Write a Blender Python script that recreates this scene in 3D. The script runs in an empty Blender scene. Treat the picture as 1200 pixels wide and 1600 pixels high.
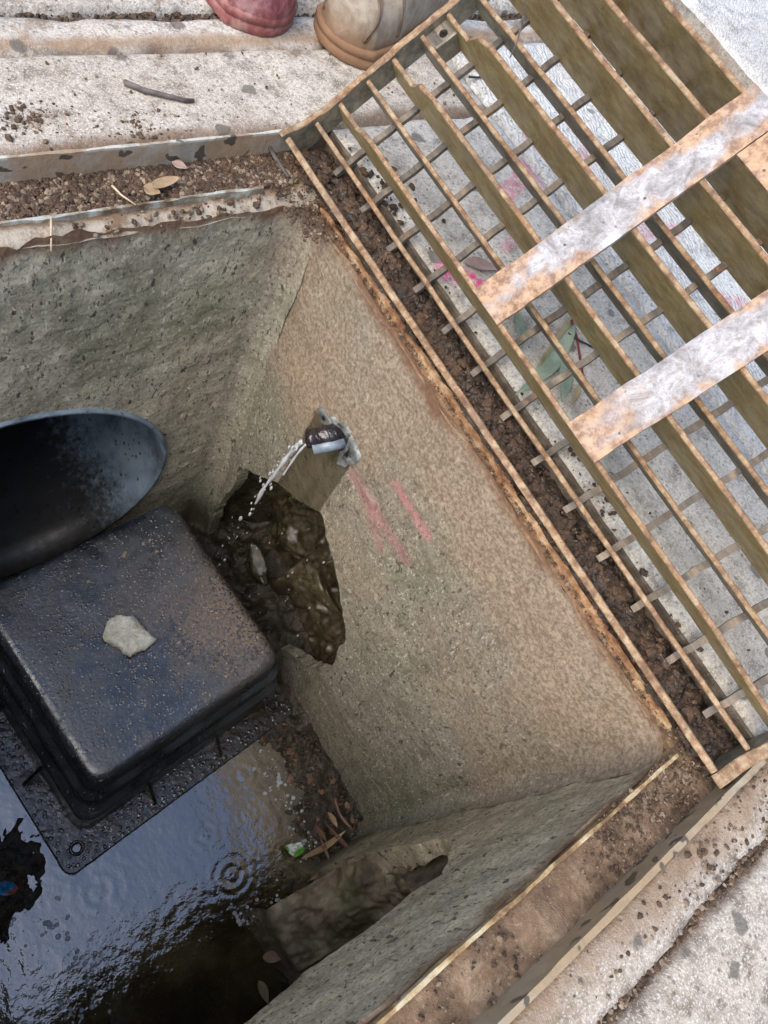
import bpy, bmesh, math, random
import numpy as np
from mathutils import Vector, Matrix, geometry
random.seed(7); RNG = np.random.default_rng(7)
S = 0.72                      # metres per layout unit: the camera stands one unit above the pit ledge
scene = bpy.context.scene
COL = scene.collection
R_ = math.radians

# ------------------------------------------------------------------ camera
cam = bpy.data.cameras.new('camera'); camo = bpy.data.objects.new('camera', cam); COL.objects.link(camo)
FPX = 1167.0
def _n(v): return v / np.linalg.norm(v)
_v = _n(np.array([92.5 - 600, 1418 - 800, FPX]))
_b = np.array([2338 - 600, 26 - 800, FPX]); _b = _n(_b - _v * (_b @ _v))
_Z = -_v; _X = _b; _Y = np.cross(_Z, _X)
right = Vector((_X[0], _Y[0], _Z[0])); down = Vector((_X[1], _Y[1], _Z[1])); fwd = Vector((_X[2], _Y[2], _Z[2]))
mw = Matrix.Identity(4)
for i in range(3):
    mw[i][0] = right[i]; mw[i][1] = -down[i]; mw[i][2] = -fwd[i]
mw[2][3] = 1.0 * S
camo.matrix_world = mw
cam.sensor_fit = 'VERTICAL'; cam.sensor_height = 36.0; cam.lens = 36.0 * FPX / 1600.0
cam.clip_start = 0.01; cam.clip_end = 500
scene.camera = camo

# ------------------------------------------------------------------ sky, sun, exposure
SUN_EL, SUN_AZ = R_(50), R_(264)         # azimuth measured clockwise from +Y
w = bpy.data.worlds.new('World'); scene.world = w; w.use_nodes = True
nt = w.node_tree; bg = nt.nodes['Background']
sky = nt.nodes.new('ShaderNodeTexSky'); sky.sky_type = 'NISHITA'; sky.sun_disc = False
sky.sun_elevation = SUN_EL; sky.sun_rotation = SUN_AZ; sky.air_density = 1.0; sky.dust_density = 2.4; sky.ozone_density = 1.0
nt.links.new(sky.outputs[0], bg.inputs[0]); bg.inputs[1].default_value = 0.15
sl = bpy.data.lights.new('sun', 'SUN'); sl.energy = 1.6; sl.angle = R_(55); sl.color = (1.0, 0.94, 0.84)
so = bpy.data.objects.new('sun', sl); COL.objects.link(so)
sd = Vector((math.sin(SUN_AZ) * math.cos(SUN_EL), math.cos(SUN_AZ) * math.cos(SUN_EL), math.sin(SUN_EL)))
so.rotation_euler = sd.to_track_quat('Z', 'Y').to_euler()
so.location = (0, 0, 6)
vs = scene.view_settings; vs.view_transform = 'Standard'; vs.look = 'None'; vs.exposure = 0.92; vs.gamma = 1; vs.use_curve_mapping = False
cy = scene.cycles; cy.max_bounces = 5; cy.diffuse_bounces = 3; cy.glossy_bounces = 3; cy.transmission_bounces = 4; cy.use_denoising = True
cy.use_adaptive_sampling = True; cy.adaptive_threshold = .035; cy.caustics_reflective = False; cy.caustics_refractive = False

# ------------------------------------------------------------------ numpy noise
def _hash(i, j, k, s):
    n = (i * 374761393 + j * 668265263 + k * 2147483647 + s * 974711) & 0xffffffff
    n = ((n ^ (n >> 13)) * 1274126177) & 0xffffffff
    return ((n ^ (n >> 16)) & 0xffff) / 32767.5 - 1.0
def vnoise(p, seed=0):
    p = np.asarray(p, float); f = np.floor(p).astype(np.int64); t = p - f; t = t * t * (3 - 2 * t)
    r = 0
    for a in (0, 1):
        for b in (0, 1):
            for c in (0, 1):
                wt = (t[:, 0] if a else 1 - t[:, 0]) * (t[:, 1] if b else 1 - t[:, 1]) * (t[:, 2] if c else 1 - t[:, 2])
                r = r + wt * _hash(f[:, 0] + a, f[:, 1] + b, f[:, 2] + c, seed)
    return r
def fbm(p, scale, octs=4, seed=0, gain=.5):
    p = np.asarray(p, float) * scale; r = 0; a = 1.
    for o in range(octs):
        r = r + a * vnoise(p + o * 17.3, seed + o); p = p * 2.03; a *= gain
    return r

# ------------------------------------------------------------------ object helpers
def link(o, parent=None, kind=None, label=None, cat=None, group=None):
    COL.objects.link(o)
    if parent is not None:
        o.parent = parent; o.matrix_parent_inverse = Matrix.Translation(-parent.location)
    if kind: o['kind'] = kind
    if label: o['label'] = label
    if cat: o['category'] = cat
    if group: o['group'] = group
    return o
def mk(name, V, F, mat, parent=None, smooth=False, mids=None, loc=None, rot=None, scl=S, **kw):
    """V in layout units; loc (layout units) puts the origin there and V is then local"""
    V = np.asarray(V, float) * scl
    me = bpy.data.meshes.new(name)
    me.from_pydata(V.tolist(), [], [list(map(int, f)) for f in F])
    for m in (mat if isinstance(mat, (list, tuple)) else [mat]): me.materials.append(m)
    if mids is not None: me.polygons.foreach_set('material_index', np.asarray(mids, np.int32))
    if smooth: me.polygons.foreach_set('use_smooth', np.ones(len(F), bool))
    me.update()
    o = bpy.data.objects.new(name, me)
    if loc is not None: o.location = Vector(loc) * S
    if rot is not None: o.rotation_euler = rot
    if parent is not None and loc is not None:
        pass
    return link(o, parent, **kw)
def thing(name, loc, label, cat, group=None):
    o = bpy.data.objects.new(name, None); o.location = Vector(loc) * S; o.empty_display_size = .05
    return link(o, None, None, label, cat, group)
def dup_part(src, parent, name=None):
    c = src.copy(); COL.objects.link(c); c.parent = parent; return c
def box(lo, hi):
    x0, y0, z0 = lo; x1, y1, z1 = hi
    V = [(x0, y0, z0), (x1, y0, z0), (x1, y1, z0), (x0, y1, z0), (x0, y0, z1), (x1, y0, z1), (x1, y1, z1), (x0, y1, z1)]
    F = [(0, 3, 2, 1), (4, 5, 6, 7), (0, 1, 5, 4), (1, 2, 6, 5), (2, 3, 7, 6), (3, 0, 4, 7)]
    return V, F
def grid(us, vs, fn):
    nu, nv = len(us), len(vs)
    U, Vv = np.meshgrid(us, vs, indexing='ij')
    P = fn(U.ravel(), Vv.ravel())
    F = [(i * nv + j, (i + 1) * nv + j, (i + 1) * nv + j + 1, i * nv + j + 1) for i in range(nu - 1) for j in range(nv - 1)]
    return np.asarray(P), F
def bevel(o, wd, seg=2):
    m = o.modifiers.new('bevel', 'BEVEL'); m.width = wd * S; m.segments = seg; m.limit_method = 'ANGLE'; return o
def tube(pts, radii, n=8, cap=True):
    pts = [Vector(p) for p in pts]; V = []; F = []
    for i, p in enumerate(pts):
        d = (pts[min(i + 1, len(pts) - 1)] - pts[max(i - 1, 0)]).normalized()
        a = d.orthogonal().normalized() if i == 0 else (a - d * a.dot(d)).normalized()
        b = d.cross(a); r = radii[i] if hasattr(radii, '__len__') else radii
        for k in range(n):
            t = 2 * math.pi * k / n
            V.append(p + (a * math.cos(t) + b * math.sin(t)) * r)
    m = len(pts)
    for i in range(m - 1):
        for k in range(n): F.append((i * n + k, i * n + (k + 1) % n, (i + 1) * n + (k + 1) % n, (i + 1) * n + k))
    if cap:
        F.append(tuple(range(n))[::-1]); F.append(tuple((m - 1) * n + k for k in range(n)))
    return [tuple(v) for v in V], F
_ico = None
def ico():
    global _ico
    if _ico is None:
        bm = bmesh.new(); bmesh.ops.create_icosphere(bm, subdivisions=1, radius=1)
        _ico = (np.array([v.co[:] for v in bm.verts]), np.array([[v.index for v in f.verts] for f in bm.faces])); bm.free()
    return _ico
def clods(C, rad, flat=.75, rough=.35):
    """many rough little lumps in one mesh: centres C (n,3), radii"""
    V0, F0 = ico(); n = len(C); m = len(V0)
    V = V0[None] * (1 + rough * RNG.uniform(-1, 1, (n, m, 1)))
    sc = RNG.uniform(.6, 1.25, (n, 1, 3)); V = V * sc
    q = RNG.normal(size=(n, 4)); q /= np.linalg.norm(q, axis=1, keepdims=True)
    a, b, c, d = q.T
    Rm = np.stack([1 - 2 * (c * c + d * d), 2 * (b * c - a * d), 2 * (b * d + a * c), 2 * (b * c + a * d), 1 - 2 * (b * b + d * d), 2 * (c * d - a * b), 2 * (b * d - a * c), 2 * (c * d + a * b), 1 - 2 * (b * b + c * c)], 1).reshape(n, 3, 3)
    V = np.einsum('nij,nmj->nmi', Rm, V); V[..., 2] *= flat
    V = V * np.asarray(rad).reshape(n, 1, 1) + np.asarray(C)[:, None]
    F = (F0[None] + (np.arange(n) * m)[:, None, None]).reshape(-1, 3)
    return V.reshape(-1, 3), F
def inpoly(P, poly):
    x, y = P[:, 0], P[:, 1]; r = np.zeros(len(P), bool); n = len(poly)
    for i in range(n):
        x0, y0 = poly[i]; x1, y1 = poly[(i + 1) % n]
        c = ((y0 > y) != (y1 > y)) & (x < (x1 - x0) * (y - y0) / ((y1 - y0) or 1e-12) + x0); r ^= c
    return r
def ragged(poly, step, amp, seed=0, gain=.6, closed=True):
    out = []; n = len(poly)
    for i in range(n if closed else n - 1):
        a = np.array(poly[i]); b = np.array(poly[(i + 1) % n]); k = max(1, int(np.linalg.norm(b - a) / step))
        for j in range(k):
            p = a + (b - a) * j / k; q = np.array([[p[0], p[1], seed * 3.1]])
            out.append((p[0] + amp * float(fbm(q, 16, 4, seed, gain)[0]), p[1] + amp * float(fbm(q + 9, 16, 4, seed, gain)[0])))
    return out

# ------------------------------------------------------------------ material helpers
class G:
    def __init__(s, name):
        s.m = bpy.data.materials.new(name); s.m.use_nodes = True; s.t = s.m.node_tree
        s.b = s.t.nodes['Principled BSDF']; s.co = s.node('ShaderNodeTexCoord').outputs['Object']
    def node(s, ty, props=None, **ins):
        n = s.t.nodes.new(ty)
        for k, v in (props or {}).items(): setattr(n, k, v)
        for k, v in ins.items(): s.put(n.inputs[int(k[1:]) if k[0] == '_' and k[1:].isdigit() else k], v)
        return n
    def put(s, sock, v):
        if isinstance(v, bpy.types.NodeSocket): s.t.links.new(v, sock)
        elif hasattr(v, '__len__') and len(v) == 3 and sock.type == 'RGBA': sock.default_value = (*v, 1)
        else: sock.default_value = v
    def noise(s, scale, detail=4, rough=.6, vec=None, dist=0, col=False):
        n = s.node('ShaderNodeTexNoise', Vector=vec or s.co, Scale=scale, Detail=detail, Roughness=rough, Distortion=dist)
        return n.outputs['Color' if col else 'Fac']
    def voro(s, scale, vec=None, feat='F1', out='Distance', rnd=1.0):
        n = s.node('ShaderNodeTexVoronoi', {'feature': feat}, Vector=vec or s.co, Scale=scale, Randomness=rnd)
        return n.outputs[out]
    def mapv(s, scale=(1, 1, 1), loc=(0, 0, 0), rot=(0, 0, 0), vec=None):
        n = s.node('ShaderNodeMapping', Vector=vec or s.co); n.inputs['Scale'].default_value = scale
        n.inputs['Location'].default_value = loc; n.inputs['Rotation'].default_value = rot; return n.outputs[0]
    def sm(s, v, a, b, lo=0., hi=1.):
        n = s.node('ShaderNodeMapRange', {'interpolation_type': 'SMOOTHSTEP'}); s.put(n.inputs[0], v)
        n.inputs[1].default_value = a; n.inputs[2].default_value = b; n.inputs[3].default_value = lo; n.inputs[4].default_value = hi
        return n.outputs[0]
    def math(s, op, a, b=0., c=None, clamp=False):
        n = s.node('ShaderNodeMath', {'operation': op, 'use_clamp': clamp}); s.put(n.inputs[0], a); s.put(n.inputs[1], b)
        if c is not None: s.put(n.inputs[2], c)
        return n.outputs[0]
    def mul(s, a, b): return s.math('MULTIPLY', a, b)
    def add(s, a, b): return s.math('ADD', a, b)
    def mix(s, f, a, b, mode='MIX'):
        n = s.node('ShaderNodeMix', {'data_type': 'RGBA', 'blend_type': mode}); s.put(n.inputs[0], f); s.put(n.inputs[6], a); s.put(n.inputs[7], b)
        return n.outputs[2]
    def fmix(s, f, a, b):
        n = s.node('ShaderNodeMix', {'data_type': 'FLOAT'}); s.put(n.inputs[0], f); s.put(n.inputs[2], a); s.put(n.inputs[3], b)
        return n.outputs[0]
    def ramp(s, f, stops):
        n = s.node('ShaderNodeValToRGB', Fac=f); e = n.color_ramp.elements
        while len(e) < len(stops): e.new(.5)
        for q, (p, c) in zip(e, stops): q.position = p; q.color = (*c, 1)
        return n.outputs[0]
    def xyz(s):
        n = s.node('ShaderNodeSeparateXYZ', Vector=s.co); return n.outputs
    def capsule(s, a, b, r, soft=.5):
        """1 inside a painted stroke from a to b (metres)"""
        a = Vector(a) * S; b = Vector(b) * S; r *= S; d = b - a; L2 = d.length_squared
        pa = s.node('ShaderNodeVectorMath', {'operation': 'SUBTRACT'}); s.put(pa.inputs[0], s.co); pa.inputs[1].default_value = a
        dt = s.node('ShaderNodeVectorMath', {'operation': 'DOT_PRODUCT'}); s.put(dt.inputs[0], pa.outputs[0]); dt.inputs[1].default_value = d / L2
        hh = s.math('ADD', dt.outputs['Value'], 0., clamp=True)
        sc = s.node('ShaderNodeVectorMath', {'operation': 'SCALE'}); sc.inputs[0].default_value = d; s.put(sc.inputs['Scale'], hh)
        sb = s.node('ShaderNodeVectorMath', {'operation': 'DISTANCE'}); s.put(sb.inputs[0], pa.outputs[0]); s.put(sb.inputs[1], sc.outputs[0])
        return s.sm(sb.outputs['Value'], r, r * (1 - soft))
    def bump(s, h, dist, strength=1., normal=None):
        n = s.node('ShaderNodeBump', Height=h, Distance=dist, Strength=strength)
        if normal is not None: s.put(n.inputs['Normal'], normal)
        return n.outputs[0]
    def out(s, color=None, rough=None, normal=None, **kw):
        if color is not None: s.put(s.b.inputs['Base Color'], color)
        if rough is not None: s.put(s.b.inputs['Roughness'], rough)
        if normal is not None: s.put(s.b.inputs['Normal'], normal)
        for k, v in kw.items(): s.put(s.b.inputs[k.replace('_', ' ')], v)
        return s.m

def concrete(name, light=(.52, .475, .41), mid=(.41, .365, .31), dark=(.20, .168, .132), dirt=(.22, .145, .09), dirt_lo=.56, dirt_hi=.7, speck=.6, brushed=None,
             strokes=(), edge=None, spots=.5, bumpd=.004, rough=.85, light_amt=.5):
    g = G(name)
    md = g.noise(28, 4, .68); fine = g.noise(190, 3, .7); fine2 = g.noise(420, 2, .6)
    c = g.ramp(md, [(.36, dark), (.45, mid), (.56, light), (1, light)])
    c = g.mix(g.sm(fine, .40, .54), g.mix(.55, c, dark), c)
    c = g.mix(g.mul(g.sm(g.noise(75, 4, .75), .56, .66), .5), c, dark)
    c = g.mix(g.mul(g.sm(g.noise(3.5, 4, .6), .42, .62), .45), c, g.mix(.5, c, (.33, .245, .165)))
    c = g.mix(g.mul(g.sm(fine2, .54, .64), light_amt), c, (.80, .79, .76))
    # pitted dark specks
    sp = g.voro(120); spn = g.noise(60, 2, .5)
    c = g.mix(g.mul(g.mul(g.sm(sp, .34, .16), g.sm(spn, .46, .56)), speck), c, (.07, .058, .045))
    # brown soil smeared into the surface
    dn = g.noise(7.5, 6, .72, dist=.4)
    dm = g.sm(dn, dirt_lo, dirt_hi)
    if edge is not None:      # soil tracked along one edge of the slab
        ax, pos, wd = edge; x = g.xyz()[ax]
        dd = g.math('ABSOLUTE', g.math('SUBTRACT', x, pos * S))
        e = g.sm(g.add(dd, g.mul(g.math('SUBTRACT', dn, .5), wd * S * 2.2)), wd * S, 0.)
        dm = g.math('MAXIMUM', dm, e)
    dm = g.mul(dm, g.sm(fine, .25, .6, .45, .95))
    c = g.mix(dm, c, g.mix(g.noise(55, 4, .7), dirt, (dirt[0] * .5, dirt[1] * .45, dirt[2] * .42)))
    # drips of dirty water
    v = g.node('ShaderNodeTexVoronoi', Vector=g.mapv((1, 1, 1), vec=g.mix(.02, g.co, g.noise(40, 2, .5, col=True))), Scale=26)
    gate = g.sm(g.node('ShaderNodeSeparateColor', Color=v.outputs['Color']).outputs[0], 1 - .3 * spots, 1 - .3 * spots + .02)
    wet = g.mul(g.mul(g.sm(v.outputs['Distance'], .34, .26), gate), .75 if spots else 0.)
    c = g.mix(wet, c, (.10, .088, .07))
    for (a, b, r, col, amt) in strokes:
        k = g.mul(g.mul(g.capsule(a, b, r, .6), g.sm(g.noise(90, 5, .75), .38, .6)), amt)
        c = g.mix(k, c, col)
    h = g.add(g.mul(md, .7), g.add(g.mul(fine, .5), g.mul(fine2, .25)))
    if brushed is not None:
        wv = g.node('ShaderNodeTexWave', {'bands_direction': 'X'}, Vector=g.mapv((1, 1, 1), rot=(0, 0, brushed)), Scale=34, Distortion=14, Detail=3)
        wv.inputs['Detail Scale'].default_value = 1.1
        br = wv.outputs['Fac']; h = g.add(h, g.mul(br, .7))
        c = g.mix(g.mul(g.sm(br, .45, .1), g.sm(g.noise(9, 3, .6), .38, .56)), c, g.mix(.35, c, (.16, .16, .15)))
    return g.out(c, g.fmix(wet, rough, .4), g.bump(h, bumpd * S))

PINK = (.85, .06, .30); PINK2 = (.62, .13, .20)
ground_m = concrete('packed_soil', (.16, .11, .075), (.12, .08, .05), (.06, .04, .028), dirt_lo=.3, dirt_hi=.6, spots=0, light_amt=.1, bumpd=.008)
collar_m = concrete('pale_concrete', (.62, .60, .55), (.51, .49, .445), (.28, .255, .22), strokes=[((1.02, .64, .05), (1.06, .60, .05), .035, PINK, 1.), ((1.28, .78, .05), (1.44, .86, .05), .03, PINK2, .8), ((1.40, .93, .05), (1.44, .80, .05), .025, PINK2, .6), ((1.20, .66, .05), (1.3, .70, .05), .02, PINK2, .5)], dirt_lo=.60, dirt_hi=.72)
collar_front_m = concrete('soiled_concrete', edge=(1, -.39, .075), dirt=(.34, .235, .145), dirt_lo=.56, spots=.3)
collar_back_m = concrete('spattered_concrete', edge=(1, 1.045, .03), dirt_lo=.60, spots=.25)
brush_m = concrete('brushed_concrete', (.68, .68, .66), (.58, .58, .56), (.38, .38, .36), brushed=.35, dirt_lo=.68, dirt_hi=.78, spots=.2, bumpd=.003,
                   strokes=[((1.55, .78, .05), (1.68, .9, .05), .03, PINK2, .7), ((1.62, .62, .05), (1.75, .6, .05), .03, PINK2, .6), ((1.5, .95, .05), (1.52, .8, .05), .02, PINK2, .7), ((1.7, .40, .05), (1.78, .36, .05), .03, PINK2, .6)])
kerb_m = concrete('swirled_concrete', (.64, .64, .63), (.53, .53, .52), (.32, .32, .31), brushed=.9, dirt_lo=.66, dirt_hi=.78, spots=.05, bumpd=.003)
strip_m = concrete('stained_concrete', (.6, .57, .52), (.45, .42, .37), edge=(1, 1.29, .03), dirt=(.38, .26, .16), spots=.8)

def pit_wall_mat(name, green=.5, rust=None, strokes=(), wetbox=None, tint=(1, 1, 1), low=None):
    g = G(name); x, y, z = g.xyz()
    T = lambda c: tuple(a * b for a, b in zip(c, tint))
    md = g.noise(24, 4, .7); fine = g.noise(150, 3, .7); big = g.noise(4.2, 4, .6)
    c = g.ramp(md, [(.34, T((.25, .228, .185))), (.5, T((.33, .305, .255))), (.66, T((.40, .375, .32)))])
    c = g.mix(g.sm(fine, .38, .58), g.mix(.40, c, T((.09, .078, .06))), c)
    c = g.mix(g.mul(g.sm(g.noise(300, 2, .7), .56, .66), .2), c, T((.52, .48, .40)))
    run = g.noise(26, 4, .65, vec=g.mapv((1, 1, .07)))
    c = g.mix(g.mul(g.sm(run, .52, .66), .35), c, T((.13, .115, .085)))
    c = g.mix(g.mul(g.sm(big, .46, .66), green), c, g.mix(.55, c, (.10, .125, .055)))
    # embedded grit, pale and dark flecks lying at a slant
    for (sc, rt, lo, hi, col, amt, sd) in ((150, .6, .64, .69, (.60, .58, .50), .5, 3.), (95, .75, .65, .69, (.045, .038, .03), .85, 8.), (260, .5, .62, .68, (.60, .57, .49), .45, 5.), (210, .7, .62, .67, (.05, .042, .034), .75, 6.)):
        fl = g.noise(sc, 2, .5, vec=g.mapv((1, 1, .45), loc=(sd, sd, sd), rot=(rt, .3, 0)))
        c = g.mix(g.mul(g.sm(fl, lo, hi), amt), c, col)
    if rust is not None:       # iron-rich wash that ran down from the frame
        dep, amt = rust
        rz = g.add(g.math('MULTIPLY', z, -1.), g.mul(g.math('SUBTRACT', g.noise(3.2, 6, .66), .5), dep * S * 2.6))
        rm = g.mul(g.sm(rz, dep * S, 0.), amt)
        c = g.mix(g.mul(rm, .75), c, g.mix(g.sm(fine, .35, .65), (.20, .135, .086), (.37, .272, .188)))
        rr = g.sm(g.add(g.math('MULTIPLY', z, -1.), g.mul(g.math('SUBTRACT', g.noise(9, 6, .7), .5), .09 * S * 2)), .05 * S, 0.)
        c = g.mix(g.mul(rr, .8), c, (.14, .06, .028))
    for (a, b, r, col, amt) in strokes:
        k = g.mul(g.mul(g.capsule(a, b, r, .8), g.sm(g.noise(120, 4, .75), .40, .56, .25, 1.)), amt)
        c = g.mix(k, c, col)
    rough = .8
    if low is not None:        # damp silt line at the foot
        k = g.sm(g.add(z, g.mul(g.math('SUBTRACT', g.noise(8, 5, .6), .5), .2 * S)), (low + .12) * S, (low - .08) * S)
        c = g.mix(g.mul(k, .7), c, (.06, .05, .035)); rough = g.fmix(k, .8, .45)
    if wetbox is not None:     # water sheeting down below the leaking pipe
        y0, y1, zt, zb = wetbox
        n1 = g.mul(g.math('SUBTRACT', g.noise(30, 4, .6), .5), .02)
        yy = g.add(y, n1)
        k = g.mul(g.mul(g.sm(yy, y0 * S - .004, y0 * S + .002), g.sm(yy, y1 * S + .002, y1 * S - .004)), g.mul(g.sm(g.add(z, n1), zt * S + .004, zt * S - .004), g.sm(z, zb * S - .1, zb * S)))
        c = g.mix(g.mul(k, .92), c, g.mix(g.sm(g.noise(9, 3, .6, vec=g.mapv((1, 1, .3))), .42, .6), (.060, .048, .026), (.115, .095, .06)))
        rough = g.fmix(k, rough, .12)
    h = g.add(md, g.mul(fine, .5))
    return g.out(c, rough, g.bump(h, .0032 * S))

def mud_mat(name, a, b, c3, rough=.8, wet=0., bd=.004, scale=40):
    g = G(name); n = g.noise(scale, 6, .7); n2 = g.noise(scale * 5, 4, .7)
    c = g.ramp(n, [(.3, a), (.52, b), (.75, c3)])
    c = g.mix(g.mul(g.sm(g.noise(scale * 9, 2, .5), .62, .7), .35), c, (.4, .33, .25))
    r = g.sm(g.noise(scale * .4, 4, .6), .4, .6, rough - wet, rough)
    return g.out(c, r, g.bump(g.add(n, g.mul(n2, .6)), bd * S))
soil_m = mud_mat('brown_soil', (.035, .022, .014), (.080, .047, .028), (.16, .09, .052), .9, .15)
soil_dark_m = mud_mat('damp_dark_soil', (.018, .013, .01), (.045, .03, .021), (.12, .066, .038), .8, .3)
ledge_m = mud_mat('soil_caked_concrete', (.085, .055, .034), (.19, .125, .078), (.40, .32, .23), .9, 0, .006, 24)
_t = ledge_m.node_tree; _bs = _t.nodes['Principled BSDF']; _src = _bs.inputs['Base Color'].links[0].from_socket
_g = G.__new__(G); _g.m = ledge_m; _g.t = _t; _g.b = _bs; _g.co = _g.node('ShaderNodeTexCoord').outputs['Object']
_k = _g.mul(_g.mul(_g.sm(_g.xyz()[1], .679, .668), _g.sm(_g.xyz()[1], .3, .4)), _g.sm(_g.noise(14, 5, .7), .40, .52))
_g.out(_g.mix(_g.mul(_k, .85), _src, _g.mix(_g.noise(90, 4, .7), (.27, .22, .16), (.56, .52, .44))))
grit_m = mud_mat('pale_grit', (.11, .075, .05), (.22, .165, .115), (.38, .31, .24), .9)
bottom_m = mud_mat('wet_silt', (.016, .012, .008), (.042, .032, .02), (.10, .07, .042), .5, .36, .006, 30)
cavity_m = None

def steel_mat(name, cols, rustamt=.5, rough=.6, metal=.15, streak=(1, .08, 1), sc=60):
    g = G(name); n = g.noise(26, 4, .7); st = g.noise(sc, 4, .7, vec=g.mapv(streak)); f = g.noise(260, 3, .7)
    c = g.ramp(st, [(.36, cols[0]), (.5, cols[1]), (.65, cols[2])])
    rm = g.mul(g.sm(n, .56, .72), rustamt)
    c = g.mix(rm, c, g.mix(g.sm(f, .35, .65), (.16, .065, .025), (.42, .22, .10)))
    pit = g.sm(g.voro(110), .22, .08); c = g.mix(g.mul(g.mul(pit, g.sm(g.noise(30, 2), .5, .6)), .7), c, (.05, .03, .02))
    c = g.mix(g.mul(g.sm(f, .6, .7), .3), c, (.5, .42, .3))
    c = g.mix(g.mul(g.sm(g.noise(9, 5, .65), .50, .64), .45), c, g.mix(.5, c, (.19, .17, .125)))
    return g.out(c, g.sm(n, .4, .7, rough - .15, rough + .2), g.bump(g.add(n, g.mul(f, .7)), .0018 * S), Metallic=metal)
bar_side_m = steel_mat('ochre_stained_steel', ((.27, .20, .085), (.36, .275, .122), (.45, .36, .18)), .42, .55, .3, (1, .5, 1))
bar_grey_m = steel_mat('dull_grey_steel', ((.13, .12, .09), (.18, .165, .12), (.25, .22, .15)), .3, .6, .15, (1, .5, 1))
bar_top_m = steel_mat('rusty_edge_steel', ((.13, .07, .038), (.25, .15, .08), (.38, .29, .185)), .6, .75, .05, (1, 1, 1), 70)
rod_m = steel_mat('weathered_rod_steel', ((.07, .06, .05), (.13, .11, .09), (.25, .19, .13)), .5, .65, .1)
g = G('galvanised_flat'); n1 = g.noise(11, 5, .68); n2 = g.noise(70, 4, .7); n3 = g.noise(240, 2, .7)
c = g.ramp(g.noise(34, 8, .78, dist=.6), [(.36, (.15, .14, .14)), (.48, (.28, .27, .28)), (.56, (.38, .375, .395)), (.66, (.48, .475, .49))])
c = g.mix(g.mul(g.sm(g.noise(160, 4, .7), .52, .64), .5), c, (.16, .13, .11))
y_ = g.xyz()[1]
d1 = g.math('MINIMUM', g.math('ABSOLUTE', g.math('SUBTRACT', y_, .464 * S)), g.math('ABSOLUTE', g.math('SUBTRACT', y_, .187 * S)))
ed = g.sm(g.add(d1, g.mul(g.math('SUBTRACT', n1, .5), .13)), .012, .030)
ed = g.math('MAXIMUM', ed, g.sm(g.add(g.xyz()[0], g.mul(g.math('SUBTRACT', n1, .5), .2)), .70, .645))
ed = g.math('MAXIMUM', ed, g.mul(g.sm(n1, .58, .70), .75))
c = g.mix(g.mul(ed, .85), c, g.mix(g.sm(n2, .35, .62), (.20, .10, .05), (.50, .32, .19)))
c = g.mix(g.mul(g.sm(g.voro(75), .2, .1), g.sm(n2, .5, .6)), c, (.06, .05, .05))
flat_m = g.out(c, g.fmix(ed, .5, .8), g.bump(g.add(n1, g.mul(n3, .5)), .002 * S), Metallic=.12)

g = G('galvanised_frame'); x, y, z = g.xyz()
c = g.ramp(g.noise(18, 5, .65, vec=g.mapv((.5, .5, 1))), [(.3, (.21, .20, .17)), (.5, (.34, .32, .275)), (.7, (.43, .43, .41))])
c = g.mix(g.mul(g.sm(g.noise(7, 5, .7), .38, .56), .85), c, g.mix(g.noise(90, 4, .7), (.17, .10, .055), (.42, .29, .17)))
v = g.node('ShaderNodeTexVoronoi', Vector=g.mapv((.7, .7, 1.6), vec=g.mix(.04, g.co, g.noise(40, 2, .5, col=True))), Scale=42)
gate = g.sm(g.node('ShaderNodeSeparateColor', Color=v.outputs['Color']).outputs[0], .55, .58)
wet = g.mul(g.sm(v.outputs['Distance'], .36, .28), gate); c = g.mix(g.mul(wet, .85), c, (.075, .066, .052))
back = g.sm(y, .3, .4)
c = g.mix(g.mul(g.mul(g.sm(z, .046 * S, .050 * S), g.sm(g.noise(30, 3), .45, .55)), g.mul(back, .7)), c, (.55, .55, .5))
c = g.mix(g.mul(g.math('SUBTRACT', 1., back), .55), c, g.mix(g.noise(60, 4, .7), (.22, .16, .09), (.46, .36, .22)), 'MULTIPLY' if False else 'MIX')
c = g.mix(g.mul(wet, .85), c, (.075, .066, .052))
frame_tint = c
frame_m = g.out(c, g.fmix(wet, .7, .3), g.bump(g.noise(200, 4, .7), .001 * S))
g = G('weathered_bead'); n1 = g.noise(30, 5, .7)
c = g.ramp(n1, [(.38, (.12, .08, .048)), (.5, (.27, .235, .175)), (.62, (.42, .45, .42))])
bead_m = g.out(c, .7, g.bump(g.noise(150, 4, .7), .002 * S))
g = G('yellowed_bead'); n1 = g.noise(30, 5, .7)
c = g.ramp(n1, [(.38, (.17, .10, .05)), (.5, (.36, .25, .12)), (.62, (.52, .44, .29))])
bead2_m = g.out(c, .75, g.bump(g.noise(150, 4, .7), .002 * S))
g = G('rust_bead'); n1 = g.noise(40, 5, .7)
bead3_m = g.out(g.ramp(n1, [(.34, (.13, .055, .025)), (.5, (.32, .17, .08)), (.68, (.55, .40, .24))]), .85, g.bump(g.noise(150, 4, .7), .003 * S))

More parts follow.
